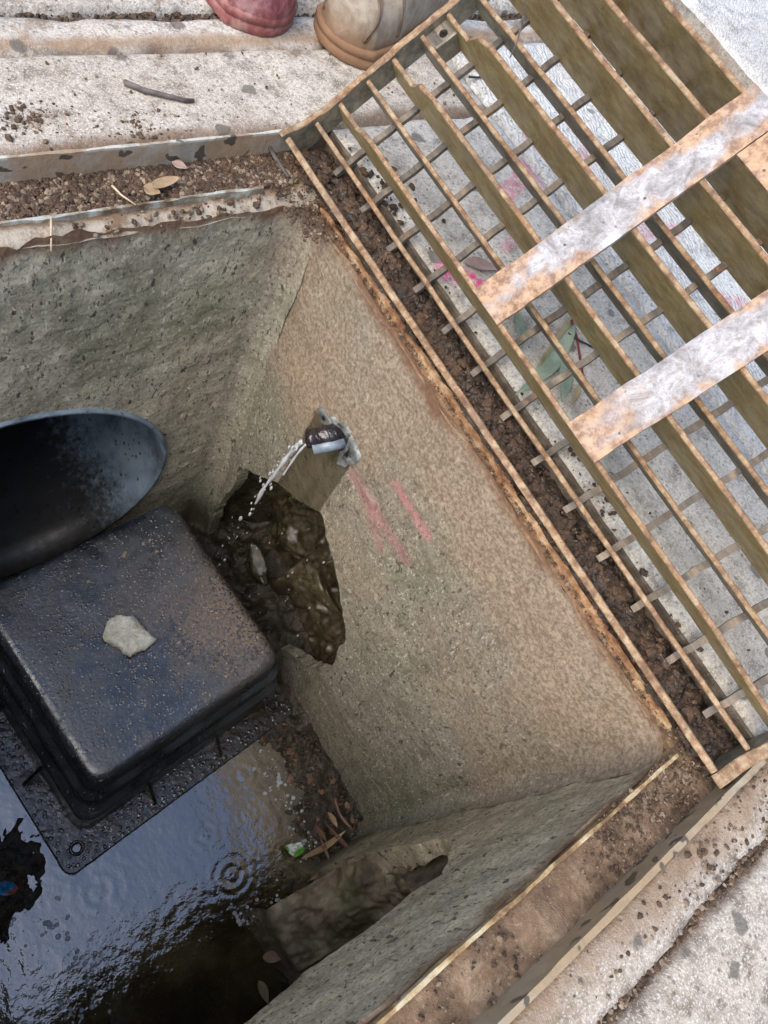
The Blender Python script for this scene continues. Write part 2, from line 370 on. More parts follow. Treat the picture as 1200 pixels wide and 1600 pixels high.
# ------------------------------------------------------------------ the ground and the slabs
XR, XL, YB, YF, ZFL = .868, -.33, .905, -.305, -1.53
FX, FXL, FB, FF = .975, -.44, 1.03, -.384          # outer faces of the ledge
def ring(name, x0, x1, y0, y1, hole, z, mat, **kw):
    a, b, c_, d = hole
    V = [(x0, y0, z), (x1, y0, z), (x1, y1, z), (x0, y1, z), (a, c_, z), (b, c_, z), (b, d, z), (a, d, z)]
    return mk(name, V, [(0, 1, 5, 4), (1, 2, 6, 5), (2, 3, 7, 6), (3, 0, 4, 7)], mat, **kw)
ring('ground', -90, 90, -90, 90, (FXL - .03, FX + .03, FF - .03, FB + .03), .012, ground_m, kind='structure')
def slab(name, x0, x1, y0, y1, z, mat, res=.02, rough=.0022, skirt=.05, seed=0, rag=.004, side=None, **kw):
    nx = max(3, int((x1 - x0) / res)); ny = max(3, int((y1 - y0) / res))
    xs = np.linspace(x0, x1, nx); ys = np.linspace(y0, y1, ny)
    def fn(u, v):
        P = np.stack([u, v, np.zeros_like(u)], 1)
        e = np.minimum(np.minimum(u - x0, x1 - u), np.minimum(v - y0, y1 - v))
        zz = z + rough * fbm(P, 9, 4, seed) - .010 * np.exp(-np.maximum(e, 0) / .008)
        du = np.where((u == x0) | (u == x1), rag * fbm(P, 14, 3, seed + 5), 0); dv = np.where((v == y0) | (v == y1), rag * fbm(P, 14, 3, seed + 9), 0)
        return np.stack([u + du, v + dv, zz], 1)
    V, F = grid(xs, ys, fn); V = V.tolist(); nv = ny
    loop = [i * nv for i in range(nx)] + [(nx - 1) * nv + j for j in range(1, ny)] + [i * nv + ny - 1 for i in range(nx - 2, -1, -1)] + [j for j in range(ny - 2, 0, -1)]
    b = len(V)
    for i in loop: V.append((V[i][0], V[i][1], V[i][2] - skirt))
    n = len(loop)
    F += [(loop[k], b + k, b + (k + 1) % n, loop[(k + 1) % n]) for k in range(n)]
    mids = [0] * (len(F) - n) + [1 if side else 0] * n
    return mk(name, V, F, [mat, side] if side else mat, smooth=True, mids=mids, kind='structure', **kw)
ZP = .05
slab('pavement_collar', -.98, 1.452, FB + .007, 1.272, ZP, collar_back_m, .012, .003, seed=1)
slab('pavement_collar', FX + .010, 1.452, FF - .010, FB + .006, ZP, collar_m, .014, .003, seed=2, rag=.006)
slab('pavement_collar', -.98, 1.452, -.470, FF - .007, ZP, collar_front_m, .010, .004, seed=3)
slab('pavement_collar', -.98, FXL - .010, FF - .010, FB + .006, ZP, collar_m, .03, .003, seed=4)
slab('pavement_strip', -3, 2.50, 1.275, 1.362, ZP + .003, strip_m, .014, .004, seed=5, rag=.008)
slab('pavement_slab', -3, 2.50, 1.390, 5, ZP + .008, strip_m, .05, .003, seed=6)
slab('pavement_slab', 1.459, 2.508, -.470, 1.270, ZP, brush_m, .02, .002, seed=7)
slab('pavement_slab', -3, 2.508, -4, -.480, ZP - .002, concrete('rough_concrete', edge=(1, -.475, .02), dirt_lo=.58, spots=.2), .02, .006, seed=8, rag=.01)
slab('pavement_slab', -3, -.99, -.47, 1.27, ZP, collar_m, .05, .003, seed=9)
slab('kerb_slab', 2.515, 8, -4, 5, .110, kerb_m, .04, .003, skirt=.1, seed=10, rag=.012, side=concrete('grey_kerb_face', (.24, .23, .21), (.17, .16, .145), (.08, .075, .065), light_amt=.15, spots=0, dirt_lo=.5))
# ------------------------------------------------------------------ the pit
pit = thing('drainage_pit', ((XL + XR) / 2, (YB + YF) / 2, ZFL), 'deep square concrete drainage pit with stained walls and a flooded floor', 'pit')
def wall(name, umin, umax, vmin, vmax, to3, mat, holes=(), res=.014, amp=.0035, thick=.06, seed=0, ragtop=.006):
    """plane wall triangulated round its openings; to3(u, v, depth) gives 3D, depth > 0 goes into the soil"""
    us = np.linspace(umin, umax, int((umax - umin) / res)); vv = np.linspace(vmin, vmax, int((vmax - vmin) / res))
    U, W = np.meshgrid(us, vv, indexing='ij'); jit = RNG.uniform(-.3, .3, (2,) + U.shape) * res
    inner = np.zeros(U.shape, bool); inner[1:-1, 1:-1] = True
    P = np.stack([(U + jit[0] * inner).ravel(), (W + jit[1] * inner).ravel()], 1)
    keep = np.ones(len(P), bool)
    for hpoly in holes: keep &= ~inpoly(P, hpoly)
    P = P[keep]; pts = [Vector(p) for p in P]; edges = []
    for hpoly in holes:
        b = len(pts); n = len(hpoly)
        pts += [Vector(p) for p in hpoly]; edges += [(b + i, b + (i + 1) % n) for i in range(n)]
    vco, _, faces, _, _, _ = geometry.delaunay_2d_cdt(pts, edges, [], 0, 1e-6)
    Q = np.array([v[:] for v in vco]); Fc = np.array([f for f in faces if len(f) == 3])
    cen = Q[Fc].mean(1); ok = np.ones(len(Fc), bool)
    for hpoly in holes: ok &= ~inpoly(cen, hpoly)
    ok &= (cen[:, 0] > umin - 1e-4) & (cen[:, 0] < umax + 1e-4) & (cen[:, 1] > vmin - 1e-4) & (cen[:, 1] < vmax + 1e-4)
    Fc = Fc[ok]
    P3 = np.stack([Q[:, 0], Q[:, 1], np.full(len(Q), seed * 2.7)], 1)
    dep = amp * fbm(P3, 7, 4, seed) + amp * .5 * fbm(P3, 45, 2, seed + 4)
    top = np.abs(Q[:, 1] - vmax) < 1e-4
    vtop = Q[:, 1] + np.where(top, ragtop * fbm(P3, 20, 3, seed + 2), 0)
    V = [tuple(to3(a, b, d)) for a, b, d in zip(Q[:, 0], vtop, dep)]
    F = Fc.tolist()
    # broken thickness round each opening
    cnt = {}
    for f in F:
        for k in range(3):
            e = (f[k], f[(k + 1) % 3]); cnt[tuple(sorted(e))] = cnt.get(tuple(sorted(e)), 0) + 1
    used = {}
    for f in list(F):
        for k in range(3):
            a, b = f[k], f[(k + 1) % 3]
            if cnt[tuple(sorted((a, b)))] == 1:
                m = (Q[a] + Q[b]) / 2
                if umin + .004 < m[0] < umax - .004 and vmin + .004 < m[1] < vmax - .004:
                    for q in (a, b):
                        if q not in used:
                            used[q] = len(V); V.append(tuple(to3(Q[q][0] , Q[q][1], dep[q] + thick * (1 + .35 * float(fbm(np.array([[Q[q][0], Q[q][1], seed]]), 9, 2, seed)[0])))))
                    F.append((b, a, used[a], used[b]))
    return mk(name, V, F, mat, pit, smooth=False)
hole_r = ragged([(.825, -1.62), (.83, -1.36), (.815, -1.1), (.803, -.915), (.775, -.875), (.74, -.85), (.712, -.815), (.676, -.77), (.62, -.735), (.56, -.70), (.52, -.655), (.494, -.630), (.47, -.64), (.43, -.672), (.389, -.695), (.33, -.75), (.27, -.81), (.205, -.88), (.19, -1.0), (.178, -1.10), (.19, -1.18), (.25, -1.27), (.336, -1.36), (.36, -1.62)], .006, .009, 3, .5)
right_m = pit_wall_mat('rust_washed_wall', .55, (.74, 1.), [((XR, .474, -.404), (XR, .254, -.398), .036, (.42, .15, .17), .5), ((XR, .40, -.415), (XR, .31, -.466), .03, (.46, .14, .17), .32), ((XR, .372, -.271), (XR, .253, -.275), .026, (.50, .15, .17), .6)], (.498, .655, -.385, -.95), (.78, .77, .70))
wall('wall', YF, YB, ZFL, -.004, lambda u, v, d: (XR + d, u, v), right_m, [hole_r], seed=11, thick=.035)
back_m = pit_wall_mat('mossy_wall', .85, (.03, .5), tint=(1.28, 1.26, 1.12), low=-1.35)
CPX, CPZ, RPI = .263, -.90, .41
circ = [(CPX + (RPI + .003) * math.cos(a), CPZ - .008 + (RPI + .003) * math.sin(a)) for a in np.linspace(0, 2 * math.pi, 90, endpoint=False)]
wall('wall', XL, XR, ZFL, -.004, lambda u, v, d: (u, YB + d, v), back_m, [circ], seed=12, ragtop=.016)
hole_f = ragged([(.70, -1.0), (.70, -.82), (.705, -.66), (.685, -.535), (.63, -.46), (.565, -.36), (.53, -.388), (.46, -.38), (.39, -.386), (.29, -.432), (.18, -.41), (.05, -.42), (-.08, -.5), (-.16, -.7), (-.16, -1.0), (-.1, -1.3), (-.1, -1.62), (.62, -1.62), (.655, -1.35), (.69, -1.12)], .008, .010, 5, .28)
front_m = pit_wall_mat('olive_wall', .4, (.10, .5), tint=(1.42, 1.32, 1.06), low=-1.4)
wall('wall', XL, XR, ZFL, -.004, lambda u, v, d: (u, YF - d, v), front_m, [hole_f], seed=13, thick=.05)
wall('wall', YF, YB, ZFL, -.004, lambda u, v, d: (XL - d, u, v), back_m, [], seed=14, res=.04)
def fillet(cx, cy, sx, sy, r, mat, seed):
    zs = np.linspace(ZFL, -.006, 70); ts = np.linspace(0, math.pi / 2, 8)
    def fn(z_, t):
        P = np.stack([np.zeros_like(t), t, z_ * 3], 1); rr = r * (1 + .12 * fbm(P, 3, 3, seed))
        x = cx - sx * (rr - rr * np.cos(t)) ; y = cy - sy * (rr - rr * np.sin(t))
        return np.stack([x, y, z_], 1)
    V, F = grid(zs, ts, fn); return mk('corner_fillet', V, F, mat, pit, smooth=True)
fillet(XR - .001, YB - .001, 1, 1, .06, pit_wall_mat('corner_wall', .7, (.25, .6), tint=(1.05, 1.03, .93), low=-1.3), 1)
fillet(XR - .001, YF + .001, 1, -1, .045, right_m, 2)
# silt floor, high along the right wall and at the left
def floor_z(x, y):
    P = np.stack([x, y, np.zeros_like(x)], 1)
    z = -1.512 + .014 * fbm(P, 6, 5, 21)
    z += .060 / (1 + np.exp(-(x - .70 + .05 * fbm(P, 5, 3, 22)) / .022))
    z += .012 * fbm(P, 30, 4, 29, .6) + .031 / (1 + np.exp((x + .02 + .09 * fbm(P, 7, 4, 23)) / .03)) / (1 + np.exp(-(y - .02 + .05 * fbm(P, 9, 3, 24)) / .02)) + .028 / (1 + np.exp((x + .10 + .07 * fbm(P, 11, 3, 25)) / .02))
    z += .03 * np.exp(-((x - .60) ** 2 + (y + .30) ** 2) / .006)
    return z
V, F = grid(np.linspace(XL - .05, XR + .28, 220), np.linspace(-1.3, YB + .05, 380), lambda x, y: np.stack([x, y, floor_z(x, y)], 1))
mk('silt_bed', V, F, bottom_m, pit, smooth=True)

# broken-out hollow behind the right wall
g = G('wet_broken_rock'); x, y, z = g.xyz(); n1 = g.noise(16, 7, .7); n2 = g.noise(90, 5, .7)
c = g.ramp(n1, [(.34, (.010, .009, .006)), (.46, (.032, .027, .016)), (.58, (.075, .06, .036)), (.70, (.15, .13, .10))])
c = g.mix(g.mul(g.sm(g.noise(9, 4, .6), .5, .64), .6), c, (.05, .06, .022))
low = g.mul(g.sm(g.add(z, g.mul(g.math('SUBTRACT', n1, .5), .5)), -.60, -.76), g.sm(y, .48, .30))
c = g.mix(g.mul(low, .8), c, g.mix(g.noise(50, 4, .7), (.045, .033, .016), (.10, .078, .046)))
cavity_m = g.out(c, g.sm(g.noise(30, 4, .6), .35, .6, .12, .45), g.bump(g.add(n1, g.mul(n2, .5)), .003 * S), IOR=1.5)
def cav(u, v):
    P = np.stack([u, v, u * 0], 1)
    e = np.minimum.reduce([(u - .14) / .10, (.88 - u) / .10, (-.56 - v) / .14])
    d = .20 * np.clip(e, 0, 1) ** .6 + .06 * fbm(P, 6, 4, 31, .5) * np.clip(e * 2, 0, 1) + .012 * np.abs(fbm(P, 22, 3, 32, .5))
    d -= .13 * np.clip((-1.02 - v) / .3, 0, 1) * (u < .55)          # rubble piled at the foot
    return np.stack([XR + .03 + np.maximum(d, .004), u, v], 1)
V, F = grid(np.linspace(.12, .90, 190), np.linspace(-1.55, -.55, 240), cav)
mk('hollow', V, F, cavity_m, pit, smooth=True)
# rubble sitting in the hollow
rub = [((.945, .36, -1.02), .075), ((.93, .62, -1.34), .07)]
def rock(name, c_, r, mat, seed, squash=(1, 1, .7), sub=3, parent=None, amp=.32, **kw):
    bm = bmesh.new(); bmesh.ops.create_icosphere(bm, subdivisions=sub, radius=1)
    P = np.array([v.co[:] for v in bm.verts]); F = [[v.index for v in f.verts] for f in bm.faces]; bm.free()
    d = 1 + amp * fbm(P + seed * 3.7, 1.1, 4, seed) + .25 * amp * np.abs(fbm(P + seed, 4, 3, seed + 2))
    # a few flat broken faces
    rs = np.random.default_rng(seed)
    V = P * d[:, None]
    for _ in range(9):
        n_ = rs.normal(size=3); n_ /= np.linalg.norm(n_); k = rs.uniform(.35, .8); q = V @ n_; V = V - np.maximum(q - k, 0)[:, None] * n_ * .9
    V = V * r * np.array(squash)
    return mk(name, V if c_ is None else V + np.array(c_) * (parent is not None), F, mat, parent, smooth=True, loc=None if parent is not None else c_, **kw)
for k, (c_, r) in enumerate(rub): rock('rubble', c_, r, cavity_m, 40 + k, (.5, 1.25, .7), sub=4, parent=pit, amp=.75)

# inlet pipe, standing a little proud of the back wall
g = G('slick_grey_pipe'); n1 = g.noise(10, 6, .7); n2 = g.noise(60, 5, .7)
c = g.ramp(n1, [(.38, (.09, .115, .14)), (.5, (.19, .25, .31)), (.64, (.27, .34, .40))])
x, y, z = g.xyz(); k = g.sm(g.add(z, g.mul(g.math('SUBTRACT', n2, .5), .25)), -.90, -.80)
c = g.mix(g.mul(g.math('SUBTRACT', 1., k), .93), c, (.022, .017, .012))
sp = g.mul(g.sm(g.voro(60), .3, .2), g.sm(g.noise(14, 3, .6), .52, .58)); c = g.mix(g.mul(sp, .85), c, (.015, .015, .014))
pipe_m = g.out(c, g.sm(n2,   .35, .65, .34, .5), g.bump(n2, .0012 * S), IOR=1.5)
def pipe(name, cx, cz, r_in, r_out, y0, y1, mat, n=96, parent=pit, ny=20, lip=.006):
    A = np.linspace(0, 2 * math.pi, n, endpoint=False); V = []; F = []
    prof = [(r_out, y1)] + [(r_out, y0)] + [(r_out - lip * .5, y0 - lip * .5 * np.sign(y1 - y0)), (r_in, y0 - lip * .3 * np.sign(y1 - y0))] + [(r_in, y0 + (y1 - y0) * k / ny) for k in range(1, ny + 1)] + [(.001, y1 + .001)]
    for r, yy in prof:
        for a in A: V.append((cx + r * math.cos(a), yy, cz + r * math.sin(a)))
    for i in range(len(prof) - 1):
        for k in range(n): F.append((i * n + k, i * n + (k + 1) % n, (i + 1) * n + (k + 1) % n, (i + 1) * n + k))
    return mk(name, V, F, mat, parent, smooth=True)
pipe('inlet_pipe', CPX, CPZ - .008,   .405, .414, .897, 3.0, pipe_m, lip=.003)
# outlet: haunch of mortar, then the pipe
g = G('silted_haunch'); n1 = g.noise(13, 6, .7); n2 = g.noise(110, 5, .7)
c = g.ramp(n1, [(.38, (.07, .052, .034)), (.48, (.17, .132, .085)), (.57, (.25, .21, .135)), (.68, (.33, .29, .2))])
haunch_m = g.out(g.mix(g.mul(g.sm(g.noise(7, 4), .5, .62), .5), c, (.10, .11, .05)), .6, g.bump(g.add(n1, g.mul(n2, .5)), .006 * S))
OX, OZ, OR = .27, -.95, .42
def sag(a):        # the invert is worn down below the water
    aw = (a + math.pi) % (2 * math.pi) - math.pi; k = np.clip((-aw - 1.10) / .22, 0, 1) * np.clip((aw + 2.2) / .22, 0, 1)
    return .20 * k * k * (3 - 2 * k)
def hn(a, t):
    y0 = np.where(np.sin(a) > .25, -.385, -.302) + np.where((np.cos(a) > .6) & (np.sin(a) > -.05), -.05, 0.)
    yy = y0 + (-.484 - y0) * t; P = np.stack([np.cos(a) * 2, np.sin(a) * 2, yy * 6], 1)
    aw = (a + math.pi) % (2 * math.pi) - math.pi
    r = OR + sag(a) + .016 * fbm(P, 2, 5, 51, .6) + .006 * fbm(P, 9, 4, 57, .6) + .012 * (1 - t) - .014 * np.abs(fbm(P + 4, 2.6, 4, 55, .6)) - .06 * np.exp(-((aw + .55) / .5) ** 2) * np.sin(np.pi * np.clip(t * .9 + .1, 0, 1))
    return np.stack([OX + r * np.cos(a), yy, OZ + r * np.sin(a)], 1)
V, F = grid(np.linspace(0, 2 * math.pi, 260), np.linspace(0, 1, 44), hn)
mk('mortar_haunch', V, F, haunch_m, pit, smooth=True)
def op(a, t):
    r = OR + .006 + sag(a) + np.where(t < .001, .05, 0.); yy = -.496 - 1.9 * np.maximum(t - .05, 0)
    return np.stack([OX + r * np.cos(a), yy, OZ + r * np.sin(a)], 1)
V, F = grid(np.linspace(0, 2 * math.pi, 160), np.array([0, .05, .1, .2, .4, .7, 1.]), op)
mk('outlet_pipe', V, F, haunch_m, pit, smooth=True)
def ann(a, t):
    r = OR - .01 + .5 * t; P = np.stack([r * np.cos(a), r * np.sin(a), a * 0], 1)
    return np.stack([OX + P[:, 0], -.372 - .03 * fbm(P, 7, 4, 53) - .05 * t, OZ + P[:, 1]], 1)
V, F = grid(np.linspace(-.75, math.pi + .75, 150), np.linspace(0, 1, 40), ann)
mk('broken_backing', V, F, haunch_m, pit, smooth=True)

# ledge that carries the grate: caked with soil, ragged inner edge
def ledge(x0, x1, y0, y1, inner, seed, mat=ledge_m, hz=.006, dip=.0):
    xs = np.linspace(x0, x1, max(12, int((x1 - x0) / .008))); ys = np.linspace(y0, y1, max(12, int((y1 - y0) / .008)))
    def fn(u, v):
        P = np.stack([u, v, u * 0], 1); z = hz * fbm(P, 16, 5, seed) - .002
        ax, pos = inner; q = u if ax == 0 else v; e = np.abs(q - pos)
        on = e < 1e-6; sg = np.sign((x0 + x1) / 2 - pos) if ax == 0 else np.sign((y0 + y1) / 2 - pos)
        rg = np.where(on, .005 * fbm(P, 14, 3, seed + 3), 0.)
        z = z - .012 * np.exp(-e / .014)
        out = np.stack([u, v, z], 1); out[:, ax] += rg; return out
    V, F = grid(xs, ys, fn); return mk('ledge', V, F, mat, pit, smooth=True)
ledge(XL - .11, FX + .012, YB - .003, FB + .012, (1, YB - .003), 61)
ledge(XL - .11, FX + .012, FF - .012, YF + .003, (1, YF + .003), 62)
ledge(XR - .003, FX + .012, YF + .003, YB - .003, (0, XR - .003), 63, mat=mud_mat('rusty_soil_crust', (.09, .045, .022), (.2, .115, .06), (.36, .25, .15), .9, 0, .006, 26))
ledge(XL - .11, XL + .003, YF + .003, YB - .003, (0, XL + .003), 64)

# ------------------------------------------------------------------ steel frame let into the concrete
frame = thing('grate_frame', (.27, .32, 0), 'rusted steel angle frame lining the rim of the pit', 'frame')
def strip(name, lo, hi, mat, n=60, amp=.0012, seed=0):
    ax = int(np.argmax(np.array(hi) - np.array(lo))); V = []; F = []
    ts = np.linspace(lo[ax], hi[ax], n); o_ = [i for i in range(3) if i != ax]
    cs = [(lo[o_[0]], lo[o_[1]]), (hi[o_[0]], lo[o_[1]]), (hi[o_[0]], hi[o_[1]]), (lo[o_[0]], hi[o_[1]])]
    for i, t in enumerate(ts):
        for k, (a, b) in enumerate(cs):
            p = [0, 0, 0]; p[ax] = t; q = np.array([[t * 9, k * 3.3, seed]]); p[o_[0]] = a + amp * float(fbm(q, 3, 3, seed)[0]); p[o_[1]] = b + amp * float(fbm(q + 5, 3, 3, seed)[0]); V.append(p)
    for i in range(n - 1):
        for k in range(4): F.append((i * 4 + k, i * 4 + (k + 1) % 4, i * 4 + 4 + (k + 1) % 4, i * 4 + 4 + k))
    F += [(3, 2, 1, 0), tuple((n - 1) * 4 + k for k in range(4))]
    return mk(name, V, F, mat, frame)
for (a, b) in ((FXL, .305), (.309, FX)): strip('upright', (a, FB, -.03), (b, FB + .006, ZP + .002), frame_m, seed=1)
strip('upright', (FXL, FF - .010, -.03), (FX, FF, ZP - .003), frame_m, seed=2)
strip('upright', (FX, FF, -.03), (FX + .008, FB, ZP - .002), mud_mat('soiled_frame_face', (.06, .045, .032), (.14, .11, .08), (.30, .25, .19), .8), seed=3)
strip('upright', (FXL - .009, FF, -.03), (FXL, FB, ZP + .002), frame_m, seed=4)
strip('bead', (FXL + .01, .943, -.012), (.784, .949, .008), bead_m, 90, .0022, 5)
strip('bead', (FXL + .01, -.311, -.012), (.862, -.3055, .0065), bead2_m, 90, .0015, 6)
strip('bead', (.876, -.27, -.012), (.884, .70, .011), bead3_m, 120, .003, 7)
strip('bead', (.875, .70, -.012), (.882, .875, .008), bead3_m, 50, .003, 8)

# ------------------------------------------------------------------ the upturned grate
GP0 = np.array([.9226, .0806]); GT = R_(43.93); tx, tz = math.cos(GT), math.sin(GT)
def gp(s, y, d): return (GP0[0] + s * tx - d * tz, y, GP0[1] + s * tz + d * tx)
Y0, Y1 = -.361, 1.026
grate = thing('drain_grate', (.90, .33, 0), 'rusty heavy steel drain grate tipped up on its long edge beside the pit', 'grate')
DB = -.053; TH = .0092
def bar(name, s, prof, mat_side, th=TH, ys=None, jit=.0012, seed=0, lean=0.):
    """prof(y) gives the height of the bar's free edge; the other edge lies at DB"""
    if ys is None: ys = np.linspace(Y0 + .012, Y1 - .012, 70)
    V = []; F = []; mid = []
    n = len(ys); bv = .0016
    for i, y in enumerate(ys):
        q = np.array([[y * 12, seed * 5.1, 0]]); j = jit * float(fbm(q, 2, 4, seed)[0]); j2 = jit * float(fbm(q + 7, 3, 4, seed)[0]); top = prof(y) + j2; b = s + .0008 * float(fbm(q + 3, .6, 3, seed)[0])
        for (ds, d) in ((-th / 2 - lean, DB), (th / 2 - lean, DB), (th / 2, top - bv), (th / 2 - bv, top), (-th / 2 + bv, top + j * .5), (-th / 2, top - bv + j)): V.append(gp(b + ds, y, d))
    for i in range(n - 1):
        for k in range(6):
            F.append((i * 6 + k, i * 6 + (k + 1) % 6, i * 6 + 6 + (k + 1) % 6, i * 6 + 6 + k)); mid.append(1 if k in (2, 3, 4) else 0)
    F += [(5, 4, 3, 2, 1, 0), tuple((n - 1) * 6 + k for k in range(6))]; mid += [0, 0]
    return mk(name, V, F, [mat_side, bar_top_m], grate, mids=mid)
DT = .0845
def tallprof(y):
    a = np.clip((.944 - y) / .055, 0, 1) * .75 + np.clip((.889 - y) / .05, 0, 1) * .25
    b = np.clip((y + .315) / .16, 0, 1)
    return DT * float(min(a, b))
ysT = np.unique(np.concatenate([np.linspace(Y0 + .012, Y1 - .012, 60), np.linspace(.82, .96, 26), np.linspace(-.33, -.14, 16)]))
for i, s in enumerate((0., .125, .252, .375)): bar('bearing_bar', s, lambda y: 0., bar_grey_m if i else bar_top_m, seed=i)
for i, s in enumerate((.058, .186, .312, .434, .498)): bar('deep_bearing_bar', s, tallprof, bar_side_m, ys=ysT, seed=10 + i, lean=(.007, .006, .005, .003, .002)[i])
bar('edge_bar', .561, lambda y: DT, bar_side_m, seed=21)
bar('edge_bar', -.062, lambda y: .0205, bar_top_m, th=.0125, jit=.003, seed=22)
for yy, sd_ in ((Y1, 31), (Y0, 32)):
    ss = np.linspace(-.069, .567, 60); V = []; F = []; mid = []
    for i, s in enumerate(ss):
        q = np.array([[s * 14, sd_, 0]]); top = .003 + .0225 * np.clip((-.012 - s) / .05, 0, 1) + .003 * float(fbm(q, 2, 4, sd_)[0]); wv = .002 * float(fbm(q + 5, 2, 4, sd_)[0]); t2 = .007 + .004 * np.clip((.12 - s) / .12, 0, 1) * (yy == Y0)
        for (dy, d) in ((-t2, DB), (t2, DB), (t2, top - .002), (t2 - .002 + wv, top), (-t2 + .002 + wv, top), (-t2, top - .002)): V.append(gp(s, yy + dy, d))
    for i in range(len(ss) - 1):
        for k in range(6): F.append((i * 6 + k, i * 6 + 6 + k, i * 6 + 6 + (k + 1) % 6, i * 6 + (k + 1) % 6)); mid.append(1 if k in (2, 3, 4) else 0)
    F += [tuple(range(6)), tuple((len(ss) - 1) * 6 + k for k in range(5, -1, -1))]; mid += [0, 0]
    mk('end_bar', V, F, [steel_mat('end_bar_steel' + str(sd_), ((.11, .10, .075), (.19, .175, .13), (.30, .25, .17)), .5), bar_top_m], grate, mids=mid)
for k in range(13):
    y = .928 - .1008 * k; n = 160; V = []; F = []; hw = .0068
    for i in range(n):
        s = -.026 + .583 * i / (n - 1); a = i * .16
        for j in range(4):
            t = a * .0 + math.pi / 4 + j * math.pi / 2; V.append(gp(s, y + hw * math.cos(t) * 1.25 + .0006 * math.sin(a * 3 + k), -.044 + hw * math.sin(t)))
    for i in range(n - 1):
        for j in range(4): F.append((i * 4 + j, i * 4 + (j + 1) % 4, i * 4 + 4 + (j + 1) % 4, i * 4 + 4 + j))
    F += [(3, 2, 1, 0), tuple((n - 1) * 4 + j for j in range(4))]
    mk('cross_rod', V, F, rod_m, grate)
def plate(name, s0, s1, y0, y1, d0, d1, mat, ns=60, ny=8, seed=0, amp=.0016):
    ss = np.linspace(s0, s1, ns); ys = np.linspace(y0, y1, ny)
    def fn(u, v):
        P = np.stack([u, v, u * 0 + seed], 1); e = np.minimum(np.minimum(u - s0, s1 - u), np.minimum(v - y0, y1 - v))
        d = d1 - .002 * np.exp(-e / .003) + amp * .3 * fbm(P, 14, 3, seed)
        dv = np.where((v == y0) | (v == y1), amp * fbm(P, 20, 3, seed + 1), 0)
        return np.array([gp(a, b, c_) for a, b, c_ in zip(u, v + dv, d)])
    V, F = grid(ss, ys, fn); V = V.tolist(); nv = ny; nx = ns
    loop = [i * nv for i in range(nx)] + [(nx - 1) * nv + j for j in range(1, ny)] + [i * nv + ny - 1 for i in range(nx - 2, -1, -1)] + [j for j in range(ny - 2, 0, -1)]
    b = len(V); n = len(loop); dn = np.array(gp(0, 0, d0)) - np.array(gp(0, 0, d1))
    for i in loop: V.append(tuple(np.array(V[i]) + dn))
    F += [(loop[k], b + k, b + (k + 1) % n, loop[(k + 1) % n]) for k in range(n)]; F.append(tuple(b + k for k in range(n)))
    return mk(name, V, F, mat, grate)
plate('cross_flat', .054, .576, .427, .501, DT + .0005, DT + .0085, flat_m, seed=1)
plate('cross_flat', .054, .576, .147, .224, DT + .0005, DT + .0085, flat_m, seed=2)
plate('stiffener_plate', .492, .60, -.2, .1455, DT + .0005, DT + .0075, flat_m, seed=3)
plate('stiffener_plate', .492, .60, .2255, .4255, DT + .0005, DT + .0075, flat_m, seed=4)
# lug with a lifting hole at the far end
a_ = np.linspace(0, 2 * math.pi, 24, endpoint=False); V = []; F = []
for d in (-.022, -.014):
    for t in a_: V.append(gp(.288 + .0085 * math.cos(t), .998 + .0085 * math.sin(t), d))
    for t in a_:
        m = max(abs(math.cos(t)), abs(math.sin(t))); V.append(gp(.2825 + .024 * math.cos(t) / m, .998 + .020 * math.sin(t) / m, d))
for k in range(24):
    j = (k + 1) % 24
    F += [(48 + k, 72 + k, 72 + j, 48 + j), (k, j, 24 + j, 24 + k), (k, 48 + k, 48 + j, j), (24 + k, 24 + j, 72 + j, 72 + k)]
mk('lifting_lug', V, F, rod_m, grate)
plate('lug_web', .260, .305, .9745, .9805, -.053, -.004, bar_grey_m, 8, 4, 5)

# ------------------------------------------------------------------ water
g = G('murky_water'); x, y, z = g.xyz()
h = g.mul(g.noise(14, 3, .5, vec=g.mapv((1, .45, 1), rot=(0, 0, .6))), .62)
h = g.add(h, g.mul(g.noise(45, 3, .6), .26))
for (cx, cy, fr, R, am) in ((.435, -.185, 300, .085, .38), (.42, -.045, 300, .06, .3), (.555, -.06, 340, .05, .25), (.30, -.30, 200, .20, .16), (.10, -.02, 260, .09, .3), (.60, .05, 300, .06, .3)):
    dst = g.node('ShaderNodeVectorMath', {'operation': 'DISTANCE'}); g.put(dst.inputs[0], g.co); dst.inputs[1].default_value = (cx * S, cy * S, -1.478 * S)
    dv = dst.outputs['Value']
    h = g.add(h, g.mul(g.mul(g.math('SINE', g.mul(dv, fr)), g.sm(dv, R * S * 1.4, R * S * .1)), am * .17))
c = g.ramp(g.noise(8, 5, .6), [(.38, (.016, .012, .007)), (.52, (.05, .038, .018)), (.66, (.115, .09, .04))])
water_m = g.out(c, .03, g.bump(h, .006 * S), IOR=2.7)
V, F = grid(np.linspace(XL, .86, 60), np.linspace(-1.3, YB, 90), lambda a, b: np.stack([a, b, -1.478 + 0 * a], 1))
mk('water', V, F, water_m, smooth=True, kind='structure')
g = G('clear_water'); drop_m = g.out((.92, .96, 1.), .06, None, IOR=1.4, Transmission_Weight=.55)

